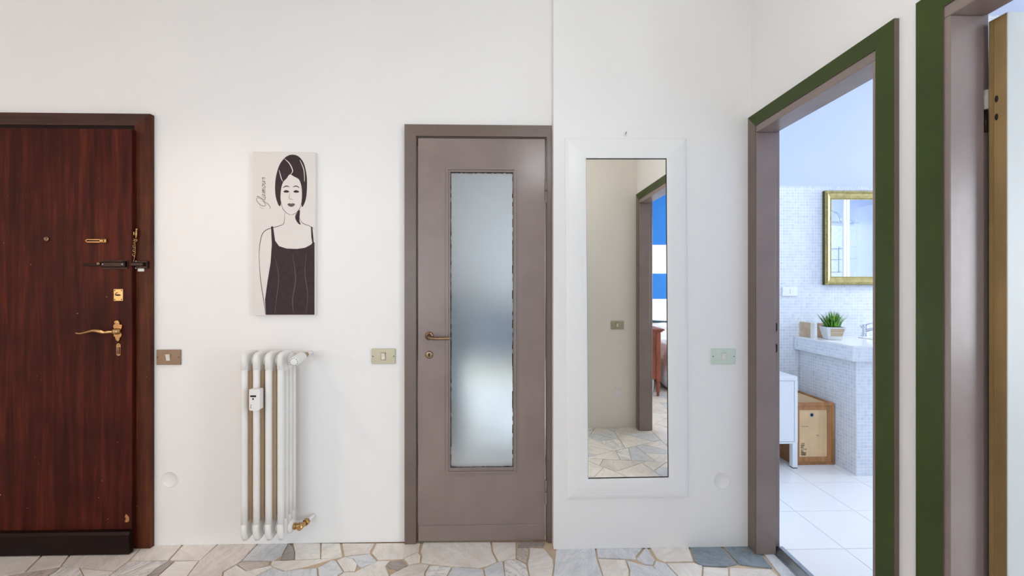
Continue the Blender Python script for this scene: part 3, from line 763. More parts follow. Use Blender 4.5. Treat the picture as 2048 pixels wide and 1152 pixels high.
# dark ragged putty line round the pane
rg = random.Random(3)
pt = MB()
def putty(p0, p1, n, vert):
    for i in range(n):
        a = p0 + (p1 - p0) * i / n; b = p0 + (p1 - p0) * (i + 1) / n
        yield a, b, rg.uniform(0.0012, 0.0042)
for a, b, w in putty(gz0, gz1, 70, True):
    pt.box(gx0, YD + 0.010, a, gx0 + w, YD + 0.0139, b); w = rg.uniform(0.0015, 0.0055); pt.box(gx1 - w, YD + 0.010, a, gx1, YD + 0.0139, b)
for a, b, w in putty(gx0, gx1, 26, False):
    pt.box(a, YD + 0.010, gz1 - w, b, YD + 0.0139, gz1); w = rg.uniform(0.001, 0.003); pt.box(a, YD + 0.010, gz0, b, YD + 0.0139, gz0 + w)
pt.build('putty_line', M['black'], pane, 'dark cracked putty edge')
MB().box(x0 + 0.002, YD - 0.004, z0 + 0.002, x1 - 0.002, YD, 0.090, 0.0015, 1).build('kick_board', T2, d2)
h = MB(); h.lathe([(0.0215, 0), (0.0215, 0.004), (0.018, 0.008), (0.013, 0.009), (0.0105, 0.011), (0.0095, 0.034), (0.0, 0.036)], (-0.373, YD, 1.064), (0, -1, 0), 24)
hd = h.build('door_handle', M['bronze'], d2, 'worn bronze lever handle')
lv = catmull([(-0.373, YD - 0.028, 1.064), (-0.371, YD - 0.040, 1.062), (-0.358, YD - 0.046, 1.058), (-0.335, YD - 0.047, 1.056), (-0.300, YD - 0.046, 1.056), (-0.258, YD - 0.045, 1.057)], 4)
MB().tube(lv, [0.0088] * (len(lv) - 2) + [0.0080, 0.006], 12).build('lever', M['bronze'], hd)
kr = MB().lathe([(0.0195, 0), (0.0195, 0.003), (0.017, 0.006), (0.014, 0.0065), (0.0, 0.0065)], (-0.373, YD, 0.967), (0, -1, 0), 24).build('keyhole_rose', M['bronze'], d2, 'round bronze keyhole rose')
MB().prism(ov(-0.373, 0.967, 0.0038, 0.0095), 'xz', YD - 0.0072, YD - 0.006).build('keyhole', M['black'], kr)
for zt in (1.872, 0.320):
    hg = MB().cyl((0.2265, YD - 0.008, zt - 0.062), (0.2265, YD - 0.008, zt), 0.0062, n=14).build('hinge', T2, d2)
    MB().lathe([(0.0062, 0), (0.0062, 0.056), (0.0045, 0.064), (0.0, 0.066)], (0.2265, YD - 0.008, zt - 0.064), (0, 0, -1), 14).build('hinge_barrel', T2, hg)

# ================================================================== RADIATOR
rad = thing('radiator', (-1.133, 2.07, 0.11), 'white cast-iron column radiator with four sections below the canvas', 'radiator')
sec = MB()
SX = -1.218
for yc in (2.0165, 2.0535, 2.0905, 2.1275):
    sec.tube([(SX, yc, 0.15), (SX, yc, 0.30), (SX, yc, 0.85), (SX, yc, 0.98)], 0.0138, 14, squash=1.12)
hdr = [(2.002, 0.925), (2.001, 0.975), (2.006, 0.993), (2.020, 1.004), (2.06, 1.008), (2.11, 1.004), (2.136, 0.990), (2.143, 0.970), (2.143, 0.925), (2.125, 0.915), (2.025, 0.910)]
ftr = [(2.002, 0.195), (2.001, 0.160), (2.006, 0.132), (2.018, 0.113), (2.035, 0.112), (2.10, 0.124), (2.138, 0.132), (2.143, 0.150), (2.143, 0.195), (2.12, 0.205), (2.03, 0.205)]
for prof in (hdr, ftr):
    cy = sum(p[0] for p in prof) / len(prof); cz = sum(p[1] for p in prof) / len(prof)
    rings = []
    for xo, dd in ((-0.0142, 0.010), (-0.0122, 0.004), (-0.007, 0.0), (0.007, 0.0), (0.0122, 0.004), (0.0142, 0.010)):
        ring = []
        for q in prof:
            w = Vector((0, cy - q[0], cz - q[1])); w.normalize()
            ring.append(Vector((SX + xo, q[0], q[1])) + w * dd)
        rings.append(ring)
    sec.ring_loft(rings, True, True)
for zc in (0.714, 0.46):
    for yc in (2.035, 2.072, 2.109):
        sec.sphere((SX, yc, zc), 0.008, 8, 6, (1.0, 1.2, 1.0))
s4 = sec.build('radiator_section', M['rad'], rad)
s4.location.x += 0.0567 * 3
# the first three sections are coloured beige behind their white front columns
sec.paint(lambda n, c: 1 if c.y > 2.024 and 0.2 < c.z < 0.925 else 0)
s0 = sec.build('radiator_section', [M['rad'], M['rad_beige']], rad)
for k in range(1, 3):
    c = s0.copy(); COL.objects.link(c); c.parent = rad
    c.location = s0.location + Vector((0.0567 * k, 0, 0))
for zc in (0.962, 0.158):
    hb = MB()
    for k in range(3):
        xa = SX + 0.0567 * k + 0.0145
        hb.lathe([(0.031, 0.0), (0.029, 0.004), (0.026, 0.010), (0.026, 0.018), (0.029, 0.024), (0.031, 0.028)], (xa, 2.07, zc), (1, 0, 0), 20)
    hb.build('section_hub', M['rad'], rad)
XE = -1.032
MB().lathe([(0.030, -0.003), (0.031, 0.004), (0.027, 0.010), (0.024, 0.012), (0.022, 0.020), (0.0, 0.020)], (XE, 2.075, 0.965), (1, 0, 0), 24).build('end_bush', M['rad'], rad)
MB().lathe([(0.030, -0.003), (0.031, 0.004), (0.027, 0.010), (0.022, 0.014), (0.0, 0.014)], (XE, 2.075, 0.148), (1, 0, 0), 24).build('end_bush', M['rad'], rad)
vb = MB(); vb.lathe([(0.013, 0), (0.016, 0.004), (0.016, 0.014), (0.012, 0.018), (0.012, 0.034)], (XE + 0.018, 2.085, 0.972), (1, 0, 0), 6, False); vb.cyl((-0.975, 2.06, 0.976), (-0.975, 2.118, 0.979), 0.0135, n=6); vb.sphere((-0.977, 2.088, 0.977), 0.015, 12, 8)
valve = vb.build('inlet_valve', M['brass'], rad, 'brass inlet valve')
ax0, ax1 = Vector((-0.974, 2.072, 0.976)), Vector((-0.966, 1.972, 0.968))
dv = (ax1 - ax0).normalized(); L = (ax1 - ax0).length
th = MB().lathe([(0.016, 0.0), (0.0235, 0.006), (0.0245, 0.020), (0.0245, 0.046), (0.0235, 0.048), (0.0235, 0.052), (0.0240, 0.054), (0.0225, L - 0.010), (0.0200, L - 0.002), (0.0165, L), (0.0, L)], ax0, dv, 28).build('thermostat_head', M['white_plastic'], valve, 'white thermostat head')
tk = MB()
u = dv.orthogonal().normalized(); w = dv.cross(u)
for i in range(10):
    a = 2 * PI * i / 10
    pts = [ax1 + dv * 0.0004 + (u * math.cos(a + t) + w * math.sin(a + t)) * 0.0172 for t in (-0.16, 0, 0.16)]
    tk.tube(pts, 0.0010, 5)
tk.build('dial_marks', M['dark_metal'], valve, 'dark dial marks')
MB().tube([(-0.974, 2.116, 0.979), (-0.973, 2.15, 0.980), (-0.973, 2.182, 0.980)], 0.0085, 12).build('feed_pipe', M['rad'], rad)
MB().lathe([(0.012, 0), (0.0125, 0.004), (0.0085, 0.006)], (-0.973, 2.181, 0.980), (0, -1, 0), 16).build('pipe_collar', M['rad'], rad)
lb = MB(); lb.lathe([(0.011, 0), (0.0155, 0.002), (0.0155, 0.014), (0.012, 0.016), (0.012, 0.022), (0.0165, 0.024), (0.0165, 0.034), (0.012, 0.036)], (XE + 0.012, 2.080, 0.145), (1, 0, 0), 12, False)
lb.cyl((-0.986, 2.062, 0.143), (-0.976, 2.12, 0.143), 0.0125, n=8); lb.sphere((-0.985, 2.080, 0.144), 0.0155, 12, 8); lb.cyl((-0.978, 2.108, 0.143), (-0.975, 2.128, 0.143), 0.016, n=6)
MB_lb = lb.build('return_valve', M['brass'], rad, 'bare brass return valve')
MB().tube([(-0.976, 2.125, 0.143), (-0.968, 2.16, 0.143), (-0.966, 2.182, 0.143)], 0.0105, 12).build('return_pipe', M['rad'], rad)
# heat meter clipped on the columns
hm = thing('heat_meter', (-1.1465, 1.985, 0.742), 'small white electronic heat meter clipped to the radiator columns', 'meter')
prof = [(-1.171, 0.748), (-1.168, 0.744), (-1.156, 0.7415), (-1.137, 0.742), (-1.125, 0.746), (-1.122, 0.750), (-1.122, 0.838), (-1.124, 0.841), (-1.169, 0.841), (-1.171, 0.839)]
MB().prism(prof, 'xz', 1.974, 2.001).build('case', M['white_plastic'], hm)
MB().box(-1.166, 1.9732, 0.805, -1.139, 1.9745, 0.8135).build('display', M['ink'], hm, 'narrow dark display')
MB().prism(ov(-1.153, 0.7965, 0.0035, 0.0042), 'xz', 1.9728, 1.9745).build('button', M['black'], hm)
lg = MB(); lg.box(-1.1665, 1.9734, 0.7535, -1.1600, 1.9745, 0.7550); lg.box(-1.1640, 1.9734, 0.755, -1.1625, 1.9745, 0.770); lg.box(-1.1640, 1.9734, 0.768, -1.1595, 1.9745, 0.7695)
lg.build('printed_mark', M['ink_soft'], hm)

# ================================================================== SWITCHES AND COVERS
def switch(x, y, z, face, mat, label, loose=0.0, gang=1):
    """face -1: looks towards -Y ; +1 looks towards +Y"""
    r = thing('light_switch', (x, y, z - 0.039), label, 'switch', 'light switches of the hall')
    d = face
    MB().box(x - 0.060, y, z - 0.0385, x + 0.060, y + d * 0.008, z + 0.0385, 0.002, 2).build('plate', mat, r)
    MB().box(x - 0.013, y + d * 0.0078, z - 0.020, x + 0.013, y + d * 0.0088, z + 0.020, 0.0003, 1).build('rocker_frame', M['plate_brown'] if mat != M['plate_cream'] else M['plate_cream'], r)
    rk = MB()
    a, b = (0.0165, 0.0095)
    pr = [(y + d * 0.0085, z - 0.0165), (y + d * b, z - 0.0165), (y + d * 0.0115, z), (y + d * a, z + 0.0165), (y + d * 0.0085, z + 0.0165)]
    rk.prism(pr, 'yz', x - 0.0095, x + 0.0095)
    rk.build('rocker', M['rocker'], r)
    for s in (-0.053, 0.053):
        MB().sphere((x + s, y + d * 0.008, z), 0.0028, 10, 6, (1, 0.35, 1)).build('screw', M['dark_metal'], r)
switch(-1.693, 2.18, 0.958, -1, M['plate_brown'], 'brown metal light switch between entrance door and radiator')
switch(-0.609, 2.18, 0.959, -1, M['plate_gold'], 'pale gold light switch beside the frosted door')
switch(1.117, 2.10, 0.965, -1, M['plate_cream'], 'cream light switch right of the tall mirror')
switch(1.074, 0.27, 0.955, 1, M['plate_gold'], 'gold light switch seen inside the tall mirror')
def cover(x, y, z, d, label):
    mb = MB().lathe([(0.0415, 0), (0.0415, 0.0015), (0.040, 0.003), (0.0385, 0.0022), (0.0375, 0.0012), (0.0, 0.0016)], (x, y, z), (0, d, 0), 40)
    mb.build('blank_cover', M['plaster'], None, label, 'cover', 'round painted-over box covers')
cover(-1.691, 2.18, 0.336, -1, 'round white painted cover low beside the entrance door')
cover(1.111, 2.10, 0.336, -1, 'round white painted cover low right of the mirror')
cover(1.076, 0.27, 0.331, 1, 'round painted cover seen inside the tall mirror')

# ================================================================== FRAMES
def frame_sides(root, x0, x1, z0, z1, y, prof, mat, name='frame_side', rot=None, smooth=True):
    """mitred moulding; prof = [(inward, out of the wall)] closed loop"""
    ends = {'top': (lambda u: (x0 + u, z1 - u), lambda u: (x1 - u, z1 - u)), 'bottom': (lambda u: (x1 - u, z0 + u), lambda u: (x0 + u, z0 + u)),
            'left': (lambda u: (x0 + u, z0 + u), lambda u: (x0 + u, z1 - u)), 'right': (lambda u: (x1 - u, z1 - u), lambda u: (x1 - u, z0 + u))}
    for k, (f0, f1) in ends.items():
        mb = MB()
        r0 = [Vector((f0(u)[0], y - h, f0(u)[1])) for u, h in prof]
        r1 = [Vector((f1(u)[0], y - h, f1(u)[1])) for u, h in prof]
        mb.ring_loft([r0, r1], True, smooth)
        if rot is not None: mb.xform(rot)
        mb.build(name, mat, root)

# tall mirror, hung slightly askew
mir = thing('wall_mirror', (0.627, 2.10, 0.254), 'tall mirror in a wide white frame beside the frosted door', 'mirror')
cm = Vector((0.627, 2.10, 1.158))
RM = Matrix.Translation(cm) @ Matrix.Rotation(-0.0065, 4, 'Y') @ Matrix.Translation(-cm)
pr = [(0.0, 0.0), (0.0, 0.007), (0.005, 0.011), (0.018, 0.015), (0.036, 0.0175), (0.056, 0.0195), (0.080, 0.0205), (0.097, 0.020), (0.1045, 0.0185), (0.1045, 0.0)]
frame_sides(mir, 0.319, 0.933, 0.256, 2.062, 2.10, pr, M['white_frame'], rot=RM, smooth=False)
MB().box(0.4225, 2.0845, 0.3600, 0.8295, 2.099, 1.9580).xform(RM).build('backing_board', M['black'], mir, 'dark gap round the glass')
MB().box(0.4245, 2.0825, 0.3665, 0.8235, 2.0842, 1.9520).xform(RM).build('mirror_glass', M['mirror'], mir)
nl = thing('picture_nail', (0.619, 2.10, 2.078), 'small hook nail in the wall just above the mirror', 'nail')
MB().lathe([(0.0085, 0), (0.0085, 0.003), (0.006, 0.005), (0.0, 0.005)], (0.619, 2.10, 2.083), (0, -1, 0), 16).build('washer', M['white_plastic'], nl)
MB().tube([(0.619, 2.096, 2.083), (0.619, 2.086, 2.083), (0.6195, 2.080, 2.086), (0.621, 2.079, 2.089)], 0.0016, 8).build('hook', M['dark_metal'], nl)

# ================================================================== CANVAS PRINT
CX0, CZ0, YCV = -1.262, 1.170, 2.157
cv = thing('canvas_print', (-1.1055, 2.168, 1.170), 'tall black and white canvas print above the radiator', 'picture')
MB().box(CX0, YCV, CZ0, CX0 + 0.313, 2.181, CZ0 + 0.830, 0.002, 2).build('stretched_canvas', M['canvas'], cv)
LAYER = [0]
def art(pts, name, mat, n=5, smooth=True):
    p = catmull([(a, b, 0) for a, b in pts], n, True) if smooth else [Vector((a, b, 0)) for a, b in pts]
    LAYER[0] += 1
    e = 0.00025 + 0.00004 * LAYER[0]
    return MB().prism([(CX0 + q.x / 1000, CZ0 + q.y / 1000) for q in p], 'xz', YCV - e, YCV + 0.0002).build(name, mat, cv)
def strokes(lines, name, mat, parent=None):
    mb = MB(); LAYER[0] += 1
    e = 0.00025 + 0.00004 * LAYER[0]
    for pts, w0, w1 in lines:
        p = catmull([(a, b, 0) for a, b in pts], 6)
        m = len(p); Lh = []; Rh = []
        for i in range(m):
            d = (p[min(m - 1, i + 1)] - p[max(0, i - 1)]); d.normalize()
            t = i / (m - 1); w = w0 + (w1 - w0) * math.sin(PI * t)
            nn = Vector((-d.y, d.x, 0)) * w / 2
            Lh.append(p[i] + nn); Rh.append(p[i] - nn)
        for i in range(m - 1):
            q = [Lh[i], Lh[i + 1], Rh[i + 1], Rh[i]]
            mb.add([(CX0 + a.x / 1000, YCV - e, CZ0 + a.y / 1000) for a in q], [(0, 1, 2, 3)])
    return mb.build(name, mat, parent or cv)
# a plain, generic figure in the print's colours: dark bobbed hair, simple face, sleeveless dark dress
hair = art([(132, 556), (116, 600), (112, 660), (120, 720), (140, 775), (178, 812), (222, 812), (254, 778), (270, 715), (272, 650), (266, 590), (250, 552), (244, 566), (247, 610), (244, 655), (232, 690), (206, 706), (186, 716), (170, 696), (152, 676), (142, 640), (139, 600), (141, 566)], 'printed_hair', M['ink'])
strokes([([(160, 795), (185, 770), (200, 735), (190, 716)], 1.5, 5), ([(236, 790), (256, 740), (260, 680)], 1.5, 4), ([(132, 740), (142, 700), (150, 680)], 1, 4)], 'printed_highlights', M['canvas'])
strokes([([(141, 578), (150, 545), (170, 520), (192, 510)], 1, 2.5), ([(192, 510), (216, 520), (236, 545), (245, 575)], 1, 2.5), ([(186, 622), (183, 596), (192, 590), (200, 592)], 0.8, 2.0), ([(160, 520), (158, 480), (150, 462), (112, 448), (72, 436), (48, 412), (36, 360), (32, 300), (36, 240)], 1, 3.2), ([(232, 500), (250, 470), (285, 455), (308, 440)], 1, 2.5), ([(32, 300), (40, 180), (58, 60), (64, 4)], 1, 3.0)], 'printed_outline', M['ink'])
art([(216, 512), (236, 536), (234, 486), (240, 462), (226, 470), (214, 492)], 'printed_shadow', M['ink'])
for sx in (-1, 1):
    cx = 193 + sx * 25
    art([(cx - 14, 628), (cx - 4, 636), (cx + 8, 634), (cx + 15, 628), (cx + 6, 624), (cx - 6, 624)], 'printed_eye', M['ink'])
    strokes([([(cx - 17, 650 - (2 if sx < 0 else -2)), (cx, 657), (cx + 17, 650 + (2 if sx < 0 else -2))], 1.5, 5)], 'printed_brow', M['ink'])
art([(174, 564), (186, 570), (193, 567), (200, 570), (212, 564), (202, 554), (193, 552), (184, 554)], 'printed_lips', M['ink_soft'])
art([(92, 452), (102, 452), (112, 380), (132, 352), (170, 340), (220, 338), (262, 344), (292, 360), (302, 372), (310, 372), (310, 4), (66, 4), (62, 80), (74, 170), (90, 270), (96, 360)], 'printed_dress', M['ink'], smooth=False)
strokes([([(110, 300), (130, 200), (120, 90), (110, 10)], 1, 3), ([(200, 310), (215, 190), (200, 80), (205, 8)], 1, 4), ([(270, 320), (262, 220), (275, 110), (268, 10)], 1, 3)], 'printed_folds', M['ink_soft'])
art([(292, 452), (299, 450), (306, 372), (300, 362), (294, 400)], 'printed_strap', M['ink'], smooth=False)
# script lettering, reading upwards
def gl(pts, s0, w0=0.7, w1=2.4):
    out = []
    for s, t in pts:
        s2 = s0 + s + 0.42 * t
        out.append((20 + 62 - (18 + t * 16), 540 + 5 + s2 * 15.5))
    return (out, w0, w1)
G = [gl([(2.3, 2.1), (2.0, 2.75), (1.3, 2.75), (0.6, 2.0), (0.3, 1.0), (0.6, 0.2), (1.2, 0.0), (1.8, 0.5), (2.0, 1.1)], 0.0),
     gl([(2.0, 1.1), (1.9, 0.2), (1.6, -0.9), (0.9, -1.5), (0.2, -1.2)], 0.0), gl([(0.3, 1.9), (-0.4, 1.5), (-0.6, 0.7), (-0.2, 0.4)], 0.0, 0.4, 1.2),
     gl([(2.0, 0.2), (2.7, 1.2), (2.85, 2.4), (2.55, 2.4), (2.45, 1.2), (2.5, 0.2), (2.9, 0.1), (3.2, 0.5)], 0.0)]
a = [(0.95, 0.85), (0.55, 1.0), (0.1, 0.6), (0.1, 0.1), (0.5, 0.05), (0.9, 0.5), (1.0, 1.0), (0.95, 0.3), (1.15, 0.05), (1.5, 0.4)]
m_ = [(0.0, 0.5), (0.25, 1.0), (0.3, 0.5), (0.25, 0.0), (0.45, 0.6), (0.75, 1.0), (0.85, 0.6), (0.8, 0.0), (1.0, 0.6), (1.3, 1.0), (1.4, 0.6), (1.4, 0.15), (1.7, 0.2), (1.9, 0.5)]
o_ = [(0.5, 1.0), (0.1, 0.7), (0.1, 0.2), (0.45, 0.0), (0.8, 0.35), (0.8, 0.85), (0.5, 1.0), (0.8, 0.8), (1.2, 0.8)]
u_ = [(0.0, 0.6), (0.2, 1.0), (0.2, 0.3), (0.45, 0.0), (0.8, 0.4), (0.95, 1.0), (0.95, 0.3), (1.1, 0.05), (1.45, 0.45)]
r_ = [(0.0, 0.5), (0.2, 1.0), (0.35, 0.8), (0.7, 0.95), (0.65, 0.5), (0.75, 0.1), (1.1, 0.3)]
G += [gl(a, 3.1), gl(m_, 4.55), gl(o_, 6.4), gl(u_, 7.5), gl(r_, 8.9)]
strokes(G, 'printed_lettering', M['ink_plum'])

# ================================================================== CEILING SPOTLIGHT OF THE HALL (above the frame)
SL = Vector((-2.05, 1.15, 2.80)); TG = Vector((-0.98, 1.98, 0.45))
sd = (TG - SL).normalized()
sp = thing('ceiling_spotlight', (SL.x, SL.y, 2.9), 'white ceiling spotlight above the view aimed at radiator wall', 'lamp')
MB().lathe([(0.05, 0), (0.05, 0.02), (0.012, 0.024), (0.010, 0.12), (0.0, 0.12)], (SL.x, SL.y, CZ), (0, 0, -1), 20).build('ceiling_mount', M['white_plastic'], sp)
MB().lathe([(0.030, -0.11), (0.034, -0.10), (0.036, 0.05), (0.046, 0.075), (0.044, 0.075), (0.034, 0.05), (0.0, 0.045)], SL - sd * 0.08, sd, 24).build('lamp_head', M['white_plastic'], sp)
ld = bpy.data.lights.new('spotlight_bulb', 'SPOT'); ld.energy = 24; ld.color = (1.0, 0.79, 0.66); ld.spot_size = math.radians(76); ld.spot_blend = 0.75; ld.shadow_soft_size = 0.035
lo = bpy.data.objects.new('spotlight_bulb', ld); COL.objects.link(lo)
lo.rotation_mode = 'QUATERNION'; lo.rotation_quaternion = sd.to_track_quat('-Z', 'Y')
lo.parent = sp; lo.location = SL + sd * 0.01 - WORLD[sp.name]

# added globe pendant, out of view, put in as fill light for the hall
def globe_mat(name, col, s):
    n = NT(name); n.set(Base_Color=(0.92, 0.92, 0.9, 1), Roughness=0.3, Emission_Color=col, Emission_Strength=s)
    return n.m
gl_ = thing('added_pendant', (0.30, 1.0, 2.14), 'added opal globe pendant brightening the hall, out of view', 'lamp')
MB().lathe([(0.06, 0), (0.06, 0.02), (0.012, 0.03), (0.006, 0.04), (0.006, 0.66), (0.03, 0.67), (0.03, 0.71), (0.0, 0.71)], (0.30, 1.0, CZ), (0, 0, -1), 20).build('ceiling_mount', M['white_plastic'], gl_)
MB().sphere((0.30, 1.0, 2.26), 0.12, 32, 20).build('globe', globe_mat('opal_fill_glow', (0.90, 0.96, 1.0, 1), 17.0), gl_)
# added floor lamp, unseen, put in to warm the left of the hall
fl_ = thing('added_floor_lamp', (-3.05, 0.35, 0), 'added floor lamp warming the left hall end, out of view', 'lamp')
MB().lathe([(0.14, 0), (0.14, 0.015), (0.02, 0.03), (0.0, 0.03)], (-3.05, 0.35, 0), (0, 0, 1), 24).build('base', M['dark_metal'], fl_)
MB().cyl((-3.05, 0.35, 0.03), (-3.05, 0.35, 1.33), 0.011, n=12).build('pole', M['dark_metal'], fl_)
MB().sphere((-3.05, 0.35, 1.45), 0.13, 32, 20).build('globe', globe_mat('amber_fill_glow', (1.0, 0.62, 0.40, 1), 24.0), fl_)
# added bathroom ceiling lamp, unseen, put in to brighten the vanity side
bl_ = thing('added_bathroom_lamp', (2.0, 2.0, 2.84), 'added round ceiling lamp brightening the bathroom, out of view', 'lamp')
MB().lathe([(0.17, 0), (0.17, 0.03), (0.0, 0.03)], (2.0, 2.0, CZ), (0, 0, -1), 28).build('mount', M['white_plastic'], bl_)
MB().lathe([(0.16, 0.03), (0.155, 0.06), (0.12, 0.10), (0.06, 0.12), (0.0, 0.125)], (2.0, 2.0, CZ), (0, 0, -1), 28).build('diffuser', globe_mat('bathroom_fill_glow', (0.88, 0.94, 1.0, 1), 34.0), bl_)

# ================================================================== BATHROOM
# vanity: tiled side panel carrying a thick tiled slab with basin
van = thing('vanity_counter', (3.1, 3.05, BZ), 'pale mosaic-tiled vanity counter under the gilt mirror', 'counter')
g = M['mosaic_grout']
YV0 = 2.79
sp_ = MB().box(2.408, YV0 + 0.003, BZ, 2.53, 3.343, 0.812).build('side_panel', g, van)
nu = int((3.343 - YV0) / PT)
mosaic('mosaic_tiles', sp_, (2.408, 3.343, BZ), (0, -1, 0), (0, 0, 1), nu, 33)
mosaic('mosaic_tiles', sp_, (2.409, YV0 + 0.003, BZ), (1, 0, 0), (0, 0, 1), 5, 33)
sl = MB().box(2.363, 2.766, 0.812, 3.75, 3.343, 0.905).build('counter_slab', g, van)
mosaic('mosaic_tiles', sl, (2.363, 3.343, 0.812), (0, -1, 0), (0, 0, 1), 24, 4)
mosaic('mosaic_tiles', sl, (2.364, 2.766, 0.812), (1, 0, 0), (0, 0, 1), 58, 4)
tp = MB()
bx0, bx1, by0, by1 = 2.80, 3.32, 2.86, 3.20
for q in ((2.361, 2.764, bx0, 3.343), (bx1, 2.764, 3.752, 3.343), (bx0, 2.764, bx1, by0), (bx0, by1, bx1, 3.343)):
    tp.box(q[0], q[1], 0.9055, q[2], q[3], 0.917)
tp.build('counter_top', M['ceramic'], van)
bs = MB()
bs.box(bx0 - 0.02, by0 - 0.02, 0.917, bx1 + 0.02, by0, 0.925, 0.003, 1); bs.box(bx0 - 0.02, by1, 0.917, bx1 + 0.02, by1 + 0.02, 0.925, 0.003, 1); bs.box(bx0 - 0.02, by0, 0.917, bx0, by1, 0.925, 0.003, 1); bs.box(bx1, by0, 0.917, bx1 + 0.02, by1, 0.925, 0.003, 1)
bs.box(bx0, by0, 0.9062, bx1, by1, 0.909)
bs.build('sink_basin', M['ceramic'], van)
MB().box(3.62, 2.79, BZ, 3.75, 3.343, 0.812).build('side_panel', g, van)

# faucet
fc = thing('faucet', (2.875, 3.262, 0.917), 'chrome single-lever faucet behind the basin', 'faucet')
MB().lathe([(0.026, 0), (0.026, 0.004), (0.020, 0.008), (0.0175, 0.03), (0.019, 0.07), (0.022, 0.078), (0.018, 0.092), (0.0, 0.094)], (2.875, 3.262, 0.923), (-0.1, -0.12, 1), 24).build('body', M['chrome'], fc)
MB().tube(catmull([(2.872, 3.255, 0.965), (2.872, 3.215, 0.978), (2.872, 3.17, 0.985), (2.872, 3.125, 0.980), (2.872, 3.105, 0.970)], 4), 0.0125, 14).build('spout', M['chrome'], fc)
MB().tube(catmull([(2.868, 3.252, 1.005), (2.866, 3.225, 1.020), (2.866, 3.19, 1.031), (2.866, 3.155, 1.037)], 4), [0.012, 0.0115, 0.011, 0.0105, 0.010, 0.0095, 0.009, 0.0085, 0.008, 0.0075, 0.007, 0.0065, 0.005], 12, squash=0.6).build('lever', M['chrome'], fc)
MB().tube([(2.862, 3.275, 0.985), (2.856, 3.285, 1.01)], [0.005, 0.003], 8).build('pop_up_rod', M['chrome'], fc)

# plant in a whitewashed wooden planter
pl = thing('potted_grass', (2.496, 3.12, 0.917), 'bushy green grass plant in a whitewashed wooden planter', 'plant')
pz0, pz1 = 0.918, 1.012
def frustum(mb, cx, cy, z0, z1, w0, d0, w1, d1, mi=0):
    vs = [(cx - w0, cy - d0, z0), (cx + w0, cy - d0, z0), (cx + w0, cy + d0, z0), (cx - w0, cy + d0, z0), (cx - w1, cy - d1, z1), (cx + w1, cy - d1, z1), (cx + w1, cy + d1, z1), (cx - w1, cy + d1, z1)]
    mb.add(vs, [(3, 2, 1, 0), (4, 5, 6, 7), (0, 1, 5, 4), (1, 2, 6, 5), (2, 3, 7, 6), (3, 0, 4, 7)], False, mi)
R = Matrix.Translation((2.50, 3.12, 0)) @ Matrix.Rotation(math.radians(-16), 4, 'Z') @ Matrix.Translation((-2.50, -3.12, 0))
mb = MB(); frustum(mb, 2.50, 3.12, pz0, pz1, 0.044, 0.044, 0.064, 0.064); mb.xform(R)
pot = mb.build('planter', M['washed'], pl)
for (za, zb) in ((0.945, 0.972), (0.975, 1.002)):
    mb = MB()
    wa = 0.044 + 0.020 * (za - pz0) / (pz1 - pz0); wb = 0.044 + 0.020 * (zb - pz0) / (pz1 - pz0)
    mb.add([(2.50 - wa * 0.62, 3.12 - wa - 0.0008, za), (2.50 + wa * 0.86, 3.12 - wa - 0.0008, za), (2.50 + wb * 0.86, 3.12 - wb - 0.0008, zb), (2.50 - wb * 0.62, 3.12 - wb - 0.0008, zb),
            (2.50 - wa * 0.62, 3.12 - wa + 0.004, za), (2.50 + wa * 0.86, 3.12 - wa + 0.004, za), (2.50 + wb * 0.86, 3.12 - wb + 0.004, zb), (2.50 - wb * 0.62, 3.12 - wb + 0.004, zb)],
           [(0, 1, 2, 3), (7, 6, 5, 4), (0, 4, 5, 1), (1, 5, 6, 2), (2, 6, 7, 3), (3, 7, 4, 0)])
    mb.xform(R); mb.build('bare_slat', M['block_wood'], pot, 'bare wood slat')
MB().box(2.444, 3.064, 1.006, 2.556, 3.176, 1.0135).xform(R).build('soil', M['soil'], pl)
rb = random.Random(5)
for i in range(150):
    a = rb.uniform(0, 2 * PI); r0 = 0.052 * math.sqrt(rb.random())
    lean = rb.uniform(0.05, 0.95) * (0.35 + r0 / 0.052 * 0.65)
    hgt = rb.uniform(0.085, 0.135) * (1.05 - 0.25 * lean)
    bx, by = 2.50 + r0 * math.cos(a), 3.12 + r0 * math.sin(a)
    a += rb.uniform(-0.5, 0.5)
    dx, dy = math.cos(a), math.sin(a)
    wv = rb.uniform(0.0028, 0.0045)
    vs = []; fs = []
    N = 5
    ox, oy = -dy, dx
    for k in range(N + 1):
        t = k / N
        px = bx + dx * lean * hgt * 0.95 * t ** 1.4; py = by + dy * lean * hgt * 0.95 * t ** 1.4; pz = 1.008 + hgt * (t - 0.18 * lean * t * t)
        w = wv * (1 - t ** 2.2) + 0.0002
        vs += [(px - ox * w, py - oy * w, pz), (px + ox * w, py + oy * w, pz), (px + dx * w * 0.25, py + dy * w * 0.25, pz + w * 0.25)]
    for k in range(N):
        b = k * 3
        fs += [(b, b + 3, b + 5, b + 2), (b + 2, b + 5, b + 4, b + 1), (b + 1, b + 4, b + 3, b)]
    MB().add(vs, fs, True).build('grass_blade', M[rb.choice(['leaf_green', 'leaf_green', 'leaf_dark', 'leaf_lime'])], pl)
